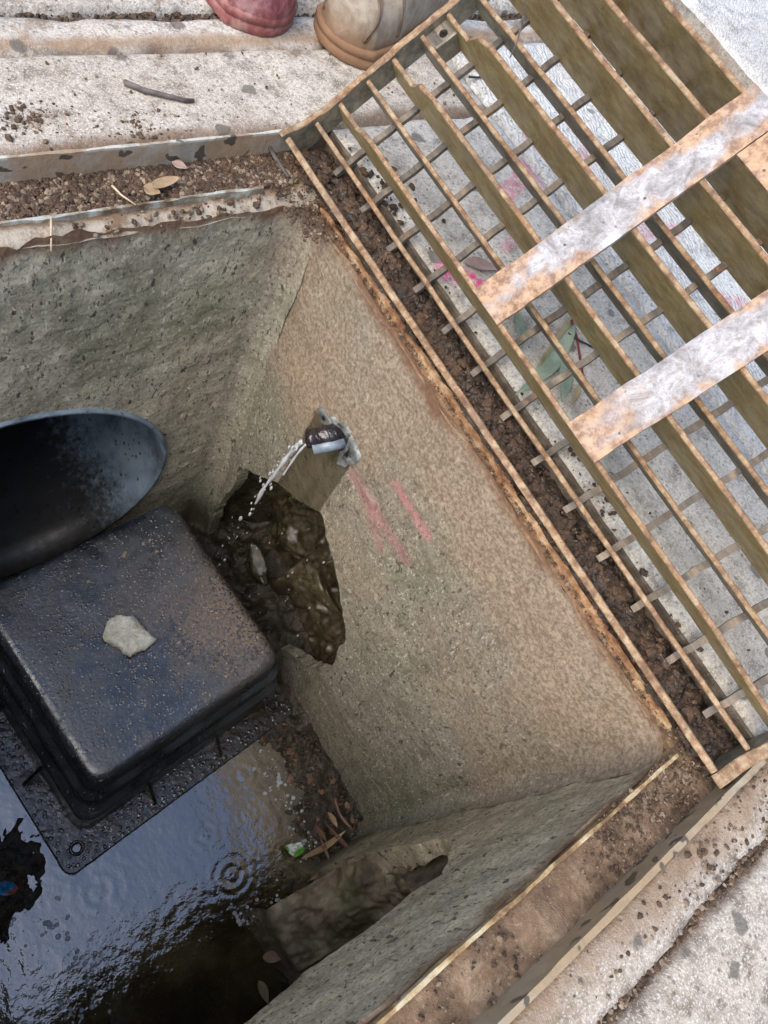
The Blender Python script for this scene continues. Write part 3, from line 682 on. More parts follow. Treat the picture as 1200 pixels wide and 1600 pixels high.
# ------------------------------------------------------------------ black plastic box
BC = np.array([.402, .494]); BA = R_(6.2)
pbox = thing('plastic_box', (BC[0], BC[1], -1.49), 'black ribbed plastic box with a wide bolted flange standing in the flooded pit', 'box')
def brot(px, py): return BC[0] + px * math.cos(BA) - py * math.sin(BA), BC[1] + px * math.sin(BA) + py * math.cos(BA)
g = G('wet_black_plastic'); n1 = g.noise(70, 3, .55); n2 = g.noise(190, 3, .6); x, y, z = g.xyz()
dn = g.noise(6.5, 6, .7)
vn = g.node('ShaderNodeVectorMath', {'operation': 'DISTANCE'}); g.put(vn.inputs[0], g.co); vn.inputs[1].default_value = (.63 * S, .42 * S, -.95 * S)
near = g.sm(g.add(vn.outputs['Value'], g.mul(g.math('SUBTRACT', dn, .5), .35)), .24, .0)
topm = g.sm(z, -.98 * S, -.955 * S)
dm = g.mul(g.mul(near, topm), g.sm(n2, .40, .56, .04, .85))
c = g.ramp(g.noise(14, 5, .6), [(.40, (.009, .012, .016)), (.60, (.027, .036, .048))])
c = g.mix(dm, c, g.mix(g.noise(80, 4, .7), (.085, .048, .027), (.19, .125, .08)))
c = g.mix(g.mul(g.mul(g.sm(g.noise(230, 2, .5), .66, .72), topm), .7), c, (.42, .38, .32))
drops = g.mul(g.sm(g.voro(150), .40, .2), g.sm(g.noise(45, 3, .6), .50, .58))
film = g.sm(g.noise(9, 5, .65), .44, .58)
hb = g.add(g.mul(n1, .5), g.add(g.mul(n2, .6), g.mul(drops, .55)))
plastic_m = g.out(c, g.fmix(dm, g.fmix(film, g.sm(n1, .35, .65, .34, .5), .2), .75), g.bump(hb, .0017 * S, .8), IOR=1.9)
def rrect(wd, rad, n=7):
    out = []
    for (sx, sy, a0) in ((1, 1, 0), (-1, 1, 90), (-1, -1, 180), (1, -1, 270)):
        for k in range(n):
            a = R_(a0 + 90 * k / (n - 1)); out.append((sx * (wd - rad) + rad * math.cos(a), sy * (wd - rad) + rad * math.sin(a)))
    return out
prof = [(.327, .05, -1.470), (.324, .05, -1.455), (.318, .05, -1.235), (.322, .04, -1.215), (.322, .04, -1.200), (.317, .04, -1.190), (.302, .05, -1.188), (.299, .05, -1.180), (.297, .05, -1.10), (.302, .04, -1.085), (.302, .04, -1.072), (.297, .04, -1.062), (.286, .045, -1.060), (.284, .045, -1.052), (.280, .042, -.985), (.279, .042, -.966), (.276, .042, -.956), (.270, .042, -.949), (.262, .04, -.9455), (.252, .036, -.9445), (.2, .03, -.945), (.10, .01, -.9455), (.001, .0005, -.9455)]
V = []; F = []; nn = 28
for (wd, rd, z) in prof:
    for (a, b) in rrect(wd, rd): V.append((*brot(a, b), z))
for i in range(len(prof) - 1):
    for k in range(nn): F.append((i * nn + k, i * nn + (k + 1) % nn, (i + 1) * nn + (k + 1) % nn, (i + 1) * nn + k))
mk('shell', V, F, plastic_m, pbox, smooth=True)
# flange with four bolt holes
from mathutils import geometry as _g
outer = rrect(.402, .03, 5); inner = rrect(.31, .05, 7)
pts = [Vector(p) for p in outer + inner]; ed = [(i, (i + 1) % 20) for i in range(20)] + [(20 + i, 20 + (i + 1) % 28) for i in range(28)]
HR = .011; hc = [(sx * .345, sy * .345) for sx in (-1, 1) for sy in (-1, 1)]
hp = []
for (a, b) in hc:
    b0 = len(pts); poly = [(a + HR * math.cos(t), b + HR * math.sin(t)) for t in np.linspace(0, 2 * math.pi, 14, endpoint=False)]; hp.append(poly)
    pts += [Vector(p) for p in poly]; ed += [(b0 + i, b0 + (i + 1) % 14) for i in range(14)]
vco, _, fc, _, _, _ = geometry.delaunay_2d_cdt(pts, ed, [], 0, 1e-6)
Q = np.array([v[:] for v in vco]); Fc = [list(f) for f in fc]
def okf(f):
    c_ = Q[f].mean(0)[None]
    return inpoly(c_, outer)[0] and not inpoly(c_, inner)[0] and not any(inpoly(c_, p)[0] for p in hp)
Fc = [f for f in Fc if okf(f)]
nq = len(Q); V = [(*brot(a, b), -1.452) for a, b in Q] + [(*brot(a, b), -1.492) for a, b in Q]
cnt = {}
for f in Fc:
    for k in range(len(f)): e = tuple(sorted((f[k], f[(k + 1) % len(f)]))); cnt[e] = cnt.get(e, 0) + 1
F = [list(f) for f in Fc] + [[v + nq for v in f[::-1]] for f in Fc]
for f in Fc:
    for k in range(len(f)):
        a, b = f[k], f[(k + 1) % len(f)]
        if cnt[tuple(sorted((a, b)))] == 1: F.append([b, a, a + nq, b + nq])
g = G('wet_black_flange'); n1 = g.noise(45, 4, .6)
c = g.ramp(g.noise(10, 5, .65), [(.4, (.010, .010, .010)), (.6, (.03, .026, .02)), (.75, (.07, .055, .04))])
flange_m = g.out(c, g.sm(n1, .4, .6, .12, .35), g.bump(g.add(n1, g.mul(g.sm(g.voro(90), .45, .2), .25)), .004 * S), IOR=1.8)
bevel(mk('flange', V, F, flange_m, pbox), .004)
for (a, b) in hc:
    V, F = [], []
    n = 20
    for r, z in ((.013, -1.452), (.013, -1.445), (.020, -1.445), (.021, -1.452)):
        for k in range(n): t = 2 * math.pi * k / n; V.append((*brot(a + r * math.cos(t), b + r * math.sin(t)), z))
    for i in range(3):
        for k in range(n): F.append((i * n + k, i * n + (k + 1) % n, (i + 1) * n + (k + 1) % n, (i + 1) * n + k))
    mk('bolt_hole_collar', V, F, flange_m, pbox, smooth=True)
gus = [(0, -1, -.115), (0, -1, .115), (-1, 0, -.115), (-1, 0, .115), (1, 0, -.115), (1, 0, .115), (0, 1, -.115), (0, 1, .115)]
for (nx_, ny_, t) in gus:
    V = []; 
    for th in (-.005, .005):
        for (r, z) in ((.31, -1.45), (.378, -1.45), (.372, -1.43), (.318, -1.335), (.31, -1.335)):
            px, py = nx_ * r + abs(ny_) * (t + th), ny_ * r + abs(nx_) * (t + th); V.append((*brot(px, py), z))
    F = [(0, 1, 2, 3, 4), (9, 8, 7, 6, 5)] + [(i, 5 + i, 5 + (i + 1) % 5, (i + 1) % 5) for i in range(5)]
    mk('gusset', V, F, flange_m, pbox)
# chunk of broken concrete on the lid and loose grit
g = G('broken_concrete'); n1 = g.noise(40, 6, .7); c = g.ramp(n1, [(.3, (.22, .21, .18)), (.5, (.44, .44, .39)), (.7, (.60, .61, .57))])
c = g.mix(g.mul(g.sm(g.voro(45), .2, .12), .7), c, (.5, .38, .16)); chunk_m = g.out(c, .85, g.bump(g.add(n1, g.mul(g.noise(220, 4, .7), .5)), .005 * S))
def px2(u, v, z):
    d = np.array([u - 600, v - 800, FPX]); dw = np.array([_X @ d, _Y @ d, _Z @ d]); t = (z - 1) / dw[2]
    return (dw[0] * t, dw[1] * t, z)
p = px2(199, 992, -.94)
outline = [(-.052, .030), (-.040, .046), (-.018, .055), (.004, .048), (.022, .046), (.034, .026), (.044, .010), (.058, -.016), (.068, -.034), (.040, -.050), (.020, -.052), (-.006, -.060), (-.022, -.048), (-.030, -.030), (-.048, -.018), (-.060, .006)]
V = []; F = []
orng = np.random.default_rng(5)
rings = [(.90, -.012), (1.0, -.002), (.97, .008), (.86, .017), (.62, .024), (.32, .027)]
out2 = []
for i in range(len(outline)):
    a = np.array(outline[i]); b = np.array(outline[(i + 1) % len(outline)])
    for t in (0, .33, .66): out2.append(a + (b - a) * t + orng.uniform(-.0025, .0025, 2))
for (k, z) in rings:
    for q in out2:
        P = np.array([[q[0] * k, q[1] * k, z]]); V.append((q[0] * k + .003 * float(fbm(P, 60, 3, 3)[0]), q[1] * k, z + (.010 * float(fbm(P, 30, 4, 4, .6)[0]) if z > 0 else 0)))
n = len(out2)
for i in range(len(rings) - 1):
    for k in range(n): F.append((i * n + k, i * n + (k + 1) % n, (i + 1) * n + (k + 1) % n, (i + 1) * n + k))
V.append((0, 0, .028)); F += [((len(rings) - 1) * n + k, (len(rings) - 1) * n + (k + 1) % n, len(V) - 1) for k in range(n)]; F.append(tuple(range(n - 1, -1, -1)))
mk('concrete_chunk', V, F, chunk_m, smooth=True, loc=(p[0], p[1], -.935), rot=(0, 0, R_(-12)), label='pale broken concrete chunk lying on the black box', cat='rock')
def scatter(n, fn, rlo, rhi, pw=3):
    C = fn(n); r = rlo + (rhi - rlo) * RNG.random(len(C)) ** pw; return C, r
def on_lid(n):
    q = RNG.uniform(-.25, .25, (n, 2)); keep = RNG.random(n) < np.exp(-((q[:, 0] - .2) ** 2 + (q[:, 1] + .05) ** 2) / .06) + .22
    q = q[keep]; xy = np.array([brot(a, b) for a, b in q]); return np.column_stack([xy, np.full(len(q), -.944)])
C, r = scatter(700, on_lid, .0012, .006, 5); V, F = clods(C, r)
mk('lid_grit', V, F, grit_m, kind='stuff', label='fine brown grit scattered over the black box lid', cat='grit')

# ------------------------------------------------------------------ leaking pipe in the right wall
leak = thing('leaking_pipe', (XR, .57, -.39), 'small broken grey pipe in a rough mortar patch spilling water down the wall', 'pipe')
g = G('pale_mortar'); n1 = g.noise(30, 6, .7); mortar_m = g.out(g.ramp(n1, [(.36, (.07, .075, .07)), (.5, (.17, .18, .175)), (.64, (.36, .385, .38))]), .45, g.bump(g.add(n1, g.mul(g.noise(200, 4), .5)), .006 * S))
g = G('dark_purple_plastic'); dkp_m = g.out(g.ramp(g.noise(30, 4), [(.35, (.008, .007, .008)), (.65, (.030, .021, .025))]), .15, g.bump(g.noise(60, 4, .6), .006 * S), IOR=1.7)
g = G('grey_conduit'); cond_m = g.out(g.ramp(g.noise(30, 4), [(.35, (.10, .13, .16)), (.65, (.25, .31, .36))]), .25, g.bump(g.noise(90, 4, .6), .002 * S))
def lump(name, yz, depth, mat, parent, seed, x=XR):
    """a rough plaster patch standing proud of the right wall; yz outline"""
    cy, cz = np.mean(yz, 0); V = []; F = []
    o2 = ragged(yz, .008, .006, seed); n = len(o2)
    rr = [(1.0, -.004), (.97, depth * .6), (.8, depth), (.5, depth * 1.05), (.2, depth)]
    for k, d in rr:
        for q in o2:
            a = cy + (q[0] - cy) * k; b = cz + (q[1] - cz) * k; V.append((x - d - (.35 * depth * float(fbm(np.array([[a, b, seed]]), 50, 3, seed)[0]) if d > 0 else 0), a, b))
    for i in range(len(rr) - 1):
        for k in range(n): F.append((i * n + k, (i + 1) * n + k, (i + 1) * n + (k + 1) % n, i * n + (k + 1) % n))
    F.append(tuple((len(rr) - 1) * n + k for k in range(n)))
    return mk(name, V, F, mat, parent, smooth=True)
def xw(u, v, x=XR):
    d = np.array([u - 600, v - 800, FPX]); dw = np.array([_X @ d, _Y @ d, _Z @ d]); t = x / dw[0]
    return (float(dw[1] * t), float(1 + dw[2] * t))
lump('mortar_patch', [xw(*q) for q in ((551, 680), (558, 695), (566, 712), (562, 720), (540, 728), (526, 722), (530, 705), (545, 695))], .007, mortar_m, leak, 1)
lump('mortar_patch', [xw(*q) for q in ((497, 635), (506, 638), (512, 652), (520, 660), (514, 668), (503, 660))], .006, mortar_m, leak, 2)
lump('mortar_patch', [xw(*q) for q in ((515, 645), (528, 655), (542, 660), (550, 672), (545, 682), (536, 670), (522, 662))], .006, mortar_m, leak, 3)
lump('hole_shadow_sheet', [xw(*q) for q in ((505, 668), (525, 658), (540, 672), (548, 690), (540, 702), (505, 705), (498, 690))], .003, dkp_m, leak, 4)  # thin dark sheet standing in for the shadow in the pipe's hole
yc, zc = xw(530, 680)
V, F = tube([(XR + .02, yc, zc), (XR - .02, yc + .01, zc - .005), (XR - .055, yc + .022, zc - .018)], [.024, .025, .022], 14)
mk('black_hose', V, F, dkp_m, leak, smooth=True)
V, F = tube([(XR - .045, yc + .018, zc - .014), (XR - .062, yc + .03, zc - .024)], [.0235, .0225], 14)
mk('hose_collar', V, F, dkp_m, leak, smooth=True)
yc2, zc2 = xw(538, 692)
V, F = tube([(XR + .01, yc2, zc2), (XR - .03, yc2 + .012, zc2 - .012), (XR - .062, yc2 + .024, zc2 - .028)], [.014, .015, .0145], 12)
mk('grey_conduit', V, F, cond_m, leak, smooth=True)
# the falling water: a broken string of drops and a thin sheet
def drop_path(t):   # from the pipe's mouth out and down
    return np.array([XR - .062 - .075 * t, .60 + .035 * t, -.41 - 1.05 * t ** 1.7])
C = []; rr = []
for t in np.linspace(.05, 1, 70):
    sp = .002 + .018 * t; C.append(drop_path(t) + RNG.normal(0, sp, 3)); rr.append(.0010 + .0050 * RNG.random() ** 2.5)
for k in range(70):  # splashes
    C.append(np.array([XR - RNG.uniform(-.05, .06), RNG.uniform(.30, .74), RNG.uniform(-1.42, -.80)])); rr.append(.0010 + .0032 * RNG.random() ** 3)
for q, (ox, oy, w0) in enumerate(((0, 0, .0060), (.003, -.010, .0030))):
    ts = np.linspace(0, .50 - .2 * q, 70)
    P = [drop_path(t) + np.array([ox, oy, 0]) * (1 + 2.5 * t) + .004 * t * np.array([math.sin(t * 40 + q), math.cos(t * 33 + q), 0]) for t in ts]
    Vt, Ft = tube(P, [max(.0008, w0 * (1 - .45 * t) * (1 + .45 * math.sin(t * 60 + q * 2) * (.3 + t))) for t in ts], 10)
    mk('falling_water', Vt, Ft, drop_m, smooth=True, kind='stuff', label='thin clear stream of water pouring from the wall pipe', cat='water')
V0, F0 = ico(); C = np.array(C); rr = np.array(rr)
bm = bmesh.new(); bmesh.ops.create_icosphere(bm, subdivisions=2, radius=1); V1 = np.array([v.co[:] for v in bm.verts]); F1 = np.array([[v.index for v in f.verts] for f in bm.faces]); bm.free()
Vd = V1[None] * rr[:, None, None] * np.array([.8, .8, 2.1]) + C[:, None]; Fd = (F1[None] + (np.arange(len(C)) * len(V1))[:, None, None]).reshape(-1, 3)
mk('falling_water', Vd.reshape(-1, 3), Fd, drop_m, smooth=True, kind='stuff', label='bright water drops falling from the leaking wall pipe', cat='water')

# ------------------------------------------------------------------ loose soil
def trough(n):
    y = RNG.uniform(-.355, 1.01, n); x = RNG.uniform(.885, .972, n)
    z = .024 + .012 * fbm(np.stack([x, y, x * 0], 1), 10, 3, 71) - .010 * ((x - .93) / .05) ** 2
    return np.column_stack([x, y, z])
V, F = grid(np.linspace(.880, .974, 18), np.linspace(-.36, 1.02, 260), lambda a, b: np.stack([a, b, .022 + .012 * fbm(np.stack([a, b, a * 0], 1), 10, 3, 71) + .008 * fbm(np.stack([a, b, a * 0], 1), 50, 4, 72) - .010 * ((a - .93) / .05) ** 2], 1))
mk('soil_bed', V, F, soil_dark_m, smooth=True, kind='stuff', label='dark soil packed along the ledge beneath the grate', cat='soil')
C, r = scatter(3600, trough, .0018, .012, 3.5); V, F = clods(C, r)
mids = np.repeat((RNG.random(len(C)) < .42).astype(int), 80) if False else np.repeat((RNG.random(len(C)) < .42).astype(int), len(ico()[1]))
mk('soil_clods', V, F, [soil_dark_m, soil_m], mids=mids, kind='stuff', label='crumbly soil clods along the ledge beneath the grate', cat='soil')
def band(x0, x1, y0, y1, z0, edge=None, zt=0., dens=None):
    def fn(n):
        x = RNG.uniform(x0, x1, n); y = RNG.uniform(y0, y1, n); P = np.stack([x, y, x * 0], 1)
        k = dens(x, y) if dens else .5 + .9 * fbm(P, 8, 3, 81)
        m = RNG.random(n) < k; x, y = x[m], y[m]
        return np.column_stack([x, y, np.full(len(x), z0)])
    return fn
def soil(name, label, n, fn, lo, hi, pw, mats, p2=.5):
    C, r = scatter(n, fn, lo, hi, pw); V, F = clods(C, r); mids = np.repeat((RNG.random(len(C)) < p2).astype(int), len(ico()[1]))
    return mk(name, V, F, mats, mids=mids, kind='stuff', label=label, cat='soil')
soil('ledge_soil', 'crumbled brown soil on the far ledge of the pit', 11000, band(.24, .90, .950, 1.03, .003, dens=lambda x, y: .25 + .75 * ((y - .945) / .08) + .5 * (x > .6)), .0012, .0075, 4, [soil_m, grit_m], .22)
soil('ledge_crumbs', 'fine crumbs of soil on the near ledge of the pit', 5000, band(.15, .95, -.384, -.300, .001, dens=lambda x, y: .2 + .9 * (x > .8) + .5 * fbm(np.stack([x, y, x * 0], 1), 9, 3, 5)), .001, .005, 5, [soil_m, grit_m], .3)
soil('lip_soil', 'pale crumbs of soil between the bead and the far wall', 600, band(.24, .84, .902, .94, -.004, dens=lambda x, y: .4 + .6 * fbm(np.stack([x, y, x * 0], 1), 7, 3, 7)), .001, .007, 4, [grit_m, soil_m], .4)
soil('corner_soil', 'reddish soil heaped at the far corner below the grate', 1400, band(.80, .90, .80, 1.03, .004, dens=lambda x, y: .6 + 0 * x), .001, .007, 4, [soil_m, grit_m], .12)
soil('rusty_crumbs', 'rust brown crumbs along the lip left of the grate', 2200, band(.866, .885, -.30, .9, .002, dens=lambda x, y: .7 + 0 * x), .0008, .004, 4, [soil_m, grit_m], .3)
blob = lambda cx, cy, s: (lambda x, y: np.exp(-((x - cx) ** 2 + ((y - cy) * 1.3) ** 2) / s ** 2) * .9)
soil('soil_heap', 'small dark soil heap on the pale slab at the far left', 1500, band(.30, .54, 1.04, 1.20, ZP, dens=blob(.415, 1.115, .05)), .001, .0065, 4, [soil_m, grit_m], .15)
soil('soil_smear', 'reddish soil crumbs on the pale slab above the ledge', 900, band(.45, .75, 1.045, 1.12, ZP, dens=blob(.60, 1.07, .055)), .001, .005, 4, [soil_m, grit_m], .35)
soil('slab_grit', 'scattered grit and crumbs over the far slab', 600, band(.3, 1.4, 1.04, 1.26, ZP + .001, dens=lambda x, y: .5 + 0 * x), .0008, .0045, 5, [soil_m, grit_m], .4)
soil('near_slab_soil', 'dark soil crumbs on the near slab by the grate corner', 1500, band(.45, 1.05, -.47, -.395, ZP + .001, dens=lambda x, y: np.clip((x - .55) * 1.8, .08, .8)), .0008, .0055, 4, [soil_m, grit_m], .3)
soil('joint_soil', 'brown soil filling the joint of the near slab', 1800, band(.35, 1.3, -.484, -.466, ZP - .010, dens=lambda x, y: .7 + 0 * x), .001, .006, 4, [soil_m, grit_m], .35)
soil('far_joint_soil', 'dark soil filling the joint behind the boots', 1800, band(.3, 2.2, 1.36, 1.392, ZP - .016, dens=lambda x, y: .8 + 0 * x), .002, .010, 3, [soil_dark_m, soil_m], .4)
soil('under_grate_soil', 'soil spilled on the slab edge under the grate', 1300, band(.98, 1.10, -.3, 1.02, ZP + .002, dens=lambda x, y: np.where(x < 1.0, .35, .03) + .9 * np.exp(-((x - 1.0) ** 2 + (y - .86) ** 2) / .006) + .7 * np.exp(-((x - 1.0) ** 2 + (y - .14) ** 2) / .004)), .001, .009, 4, [soil_m, soil_dark_m], .4)

# ------------------------------------------------------------------ leaves, twigs, litter
def leafmesh(L, W, bend=.15, curl=.2, sway=.1, nl=12, nw=4, tip=1.0, seed=0):
    rs = np.random.default_rng(seed); ph = rs.uniform(0, 6)
    def fn(u, v):
        wd = W * np.sin(np.pi * np.clip(u, 0, 1) ** .8) ** .9 * .5 + .0006
        x = (u - .5) * L; y = v * wd + sway * L * np.sin(u * math.pi) * .5
        z = bend * L * (u - .5) ** 2 + curl * wd * np.abs(v) ** 1.5 + .012 * L * np.sin(u * 9 + ph) * v
        return np.stack([x, y, z], 1)
    return grid(np.linspace(0, 1, nl), np.linspace(-1, 1, nw * 2 + 1), fn)
def leaf_mat(name, a, b, rib, L, W):
    g = G(name); x, y, z = g.xyz()
    c = g.ramp(g.noise(40, 5, .65), [(.35, a), (.65, b)])
    v = g.node('ShaderNodeTexWave', {'bands_direction': 'X'}, Vector=g.mapv((1, .6, 1), rot=(0, 0, .5)), Scale=120, Distortion=1.5)
    c = g.mix(g.mul(v.outputs['Fac'], .06), c, rib)
    return g.out(c, .5, g.bump(g.noise(150, 3), .0004))
green_m = leaf_mat('grey_green_leaf', (.20, .27, .19), (.34, .40, .29), (.45, .47, .34), 0, 0)
olive_m = leaf_mat('drying_leaf', (.30, .26, .13), (.44, .40, .24), (.5, .45, .28), 0, 0)
brown_m = leaf_mat('dead_brown_leaf', (.11, .055, .032), (.23, .125, .075), (.3, .19, .12), 0, 0)
pinkbrown_m = leaf_mat('pinkish_dead_leaf', (.30, .20, .17), (.45, .32, .28), (.5, .4, .35), 0, 0)
tan_m = leaf_mat('tan_dead_leaf', (.27, .18, .10), (.42, .30, .18), (.5, .38, .24), 0, 0)
def leaf(mat, a, b, z, W, label, seed, group=None, sway=.08, bend=.12, curl=.25, dz=.002, tilt=0.):
    """leaf whose tips fall on pixels a and b of the photograph's plane at height z"""
    pa, pb = np.array(px2(*a, z)), np.array(px2(*b, z)); L = float(np.linalg.norm(pb - pa)); mid = (pa + pb) / 2
    V, F = leafmesh(L, W, bend, curl, sway, seed=seed)
    V = V - np.array([0, 0, V[:, 2].min()])
    V = np.concatenate([V, V - np.array([0, 0, .0008])]); n = len(V) // 2
    nl, nw = 12, 9; loop = [i * nw for i in range(nl)] + [(nl - 1) * nw + j for j in range(1, nw)] + [i * nw + nw - 1 for i in range(nl - 2, -1, -1)] + [j for j in range(nw - 2, 0, -1)]
    F = F + [tuple(q + n for q in f[::-1]) for f in F] + [(loop[k], loop[k] + n, loop[(k + 1) % len(loop)] + n, loop[(k + 1) % len(loop)]) for k in range(len(loop))]
    return mk('leaf', V, F, mat, smooth=True, loc=(mid[0], mid[1], z + dz), rot=(tilt, 0, math.atan2(pb[1] - pa[1], pb[0] - pa[0])), label=label, cat='leaf', group=group)
zl = ZP + .003
leaf(olive_m, (898, 492), (836, 575), zl, .026, 'curled yellowing gum leaf on the slab under the grate, left of the red stalk', 1, 'gum leaves')
leaf(green_m, (893, 512), (800, 622), zl, .030, 'long grey green gum leaf slanting across the slab under the grate', 2, 'gum leaves', sway=.12, dz=.006)
leaf(green_m, (805, 488), (815, 545), zl, .024, 'short grey green gum leaf beside the lower end of the upper cross flat', 3, 'gum leaves')
leaf(green_m, (880, 562), (876, 628), zl, .030, 'broad grey green gum leaf just above the lower cross flat', 4, 'gum leaves', dz=.005)
leaf(pinkbrown_m, (722, 412), (782, 424), zl, .030, 'pinkish dry leaf over the bright pink paint mark', 5, sway=.05, dz=.004)
leaf(olive_m, (905, 600), (890, 635), zl, .012, 'narrow pale leaf strip near the lower cross flat', 6, 'gum leaves')
pile = [((470, 1345), (540, 1300), .03), ((495, 1310), (515, 1355), .022), ((505, 1290), (555, 1340), .02), ((480, 1375), (530, 1330), .03), ((520, 1350), (570, 1320), .028), ((515, 1250), (545, 1300), .02), ((465, 1400), (520, 1365), .022), ((540, 1330), (575, 1350), .02), ((488, 1290), (505, 1315), .028), ((505, 1272), (520, 1295), .03)]
PILE = ['tan dead leaf slanting across the middle of the wet heap in the corner', 'short brown leaf upright in the left of the corner heap', 'brown leaf pointing at the corner from the top of the heap',
        'broad tan leaf low in the corner heap nearest the wrapper', 'brown leaf against the right wall at the end of the heap', 'narrow brown leaf set apart above the corner heap',
        'long tan leaf lowest in the corner heap by the outlet', 'small brown leaf farthest right in the corner heap', 'small brown leaf farthest left above the wrapper', 'small tan leaf at the top left of the corner heap']
for k, (a, b, wd) in enumerate(pile):
    leaf(brown_m if k % 3 else tan_m, a, b, -1.448, wd * .62, PILE[k], 20 + k, 'dead leaves heaped in the corner', sway=random.uniform(-.2, .2), dz=.004 + .004 * k, tilt=random.uniform(-.5, .5), bend=.45, curl=1.1)
leaf(tan_m, (410, 1495), (440, 1498), -1.475, .03, 'small tan leaf at the water edge beneath the outlet', 41)
leaf(tan_m, (404, 1532), (418, 1568), -1.475, .024, 'tan dead leaf at the foot of the near wall, lowest in view', 42)
leaf(tan_m, (224, 295), (250, 306), .010, .03, 'dry tan leaf scrap on the far ledge, left of its neighbour', 43, bend=.4, dz=.003)
leaf(tan_m, (236, 300), (280, 285), .010, .022, 'dry tan leaf scrap on the far ledge, the larger one', 44, bend=.3, dz=.008)
leaf(pinkbrown_m, (268, 258), (292, 268), .010, .020, 'pale grey leaf scrap on the far ledge below the frame', 45, dz=.006)
def twig(pts, r, mat, label, z, name='twig', n=6):
    P = [np.array(px2(u, v, z + (q[2] if len(q) > 2 else 0))) for q in pts for (u, v) in [q[:2]]]
    c0 = P[0].copy(); c0[2] = z
    V, F = tube([p_ - c0 for p_ in P], [r * (1 - .35 * i / (len(P) - 1)) for i in range(len(P))], n)
    return mk(name, V, F, mat, smooth=True, loc=tuple(c0), label=label, cat='twig' if name == 'twig' else name)
g = G('grey_bark'); bark_m = g.out(g.ramp(g.noise(60, 4), [(.3, (.04, .03, .028)), (.7, (.16, .135, .125))]), .8, g.bump(g.noise(120, 4), .001))
g = G('dry_straw'); straw_m = g.out(g.ramp(g.noise(60, 3), [(.3, (.42, .30, .18)), (.7, (.62, .5, .36))]), .7)
g = G('black_twig'); blk_m = g.out(g.ramp(g.noise(60, 3), [(.3, (.008, .008, .008)), (.7, (.035, .028, .025))]), .6)
g = G('red_stalk'); red_m = g.out(g.ramp(g.noise(60, 3), [(.3, (.13, .02, .02)), (.7, (.30, .06, .05))]), .6)
twig([(194, 128), (225, 141), (262, 150), (290, 157), (303, 157)], .0055, bark_m, 'grey twig lying on the pale far slab', ZP + .006)
twig([(422, 232, .012), (430, 246, .02), (441, 262, .012), (450, 277, .006)], .0045, bark_m, 'bent grey twig in the soil by the far corner', .010)
twig([(175, 290), (190, 305), (212, 320)], .0022, straw_m, 'thin straw lying on the soil of the far ledge', .012)
twig([(80, 340, .010), (80, 365, .0), (80, 393, -.02)], .0022, straw_m, 'thin straw hanging over the far lip at the left', .008)
twig([(893, 500), (902, 530), (910, 580), (915, 612)], .0028, red_m, 'thin red leaf stalk under the grate', ZP + .010)
twig([(887, 521), (905, 532), (932, 545)], .0028, blk_m, 'short black twig crossing the red stalk', ZP + .012)
twig([(718, 118), (730, 108), (742, 98)], .004, blk_m, 'short black twig under the far end of the grate', ZP + .006)
twig([(733, 120), (745, 121), (760, 119)], .003, blk_m, 'thin black twig under the grate beside the joint', ZP + .005)
twig([(820, 0, .42), (816, 35, .42), (808, 65, .41), (797, 90, .39)], .0016, bark_m, 'fine dark stalk hanging over the grate bars at the top', .0)
twig([(1070, 1075), (1066, 1090), (1056, 1105)], .0018, blk_m, 'fine black stalk on the soil near the lower grate corner', .035)
def foil(name, pts, z, mat, label, cat, th=.004, seed=0):
    P = [np.array(px2(u, v, z)) for u, v in pts]; c0 = np.mean(P, 0); rs = np.random.default_rng(seed)
    cs = [p_ - c0 for p_ in P]; n = len(cs); V = []; F = []
    for k in (1., .72, .42, .12):
        for i, q in enumerate(cs): V.append((q[0] * k, q[1] * k, rs.uniform(0, .018)))
    V2 = [(a, b, c_ - th) for a, b, c_ in V]; m = len(V); V += V2
    for r_ in range(3):
        for i in range(n):
            j = (i + 1) % n; F.append((r_ * n + i, r_ * n + j, r_ * n + n + j, r_ * n + n + i)); F.append((m + r_ * n + i, m + r_ * n + n + i, m + r_ * n + n + j, m + r_ * n + j))
    F.append(tuple(3 * n + i for i in range(n))); F.append(tuple(m + 3 * n + i for i in range(n - 1, -1, -1)))
    for i in range(n): j = (i + 1) % n; F.append((i, m + i, m + j, j))
    return mk(name, V, F, mat, loc=(c0[0], c0[1], z), label=label, cat=cat)
g = G('green_white_foil'); foil1_m = g.out(g.mix(g.sm(g.noise(36, 3, .5), .47, .53), (.68, .72, .68), (.12, .38, .05)), .25)
g = G('blue_foil'); foil2_m = g.out(g.mix(g.sm(g.noise(40, 3, .5), .5, .56), (.06, .32, .55), (.40, .12, .07)), .25)
foil('wrapper', [(444, 1322), (452, 1319), (468, 1316), (478, 1326), (472, 1332), (460, 1340), (452, 1334)], -1.440, foil1_m, 'crumpled green and white wrapper scrap beside the dead leaves', 'litter', seed=2)
foil('wrapper', [(-6, 1380), (8, 1376), (20, 1378), (30, 1388), (24, 1396), (8, 1400), (-5, 1398)], -1.440, foil2_m, 'torn blue wrapper scrap in the silt at the left edge', 'litter', seed=3)
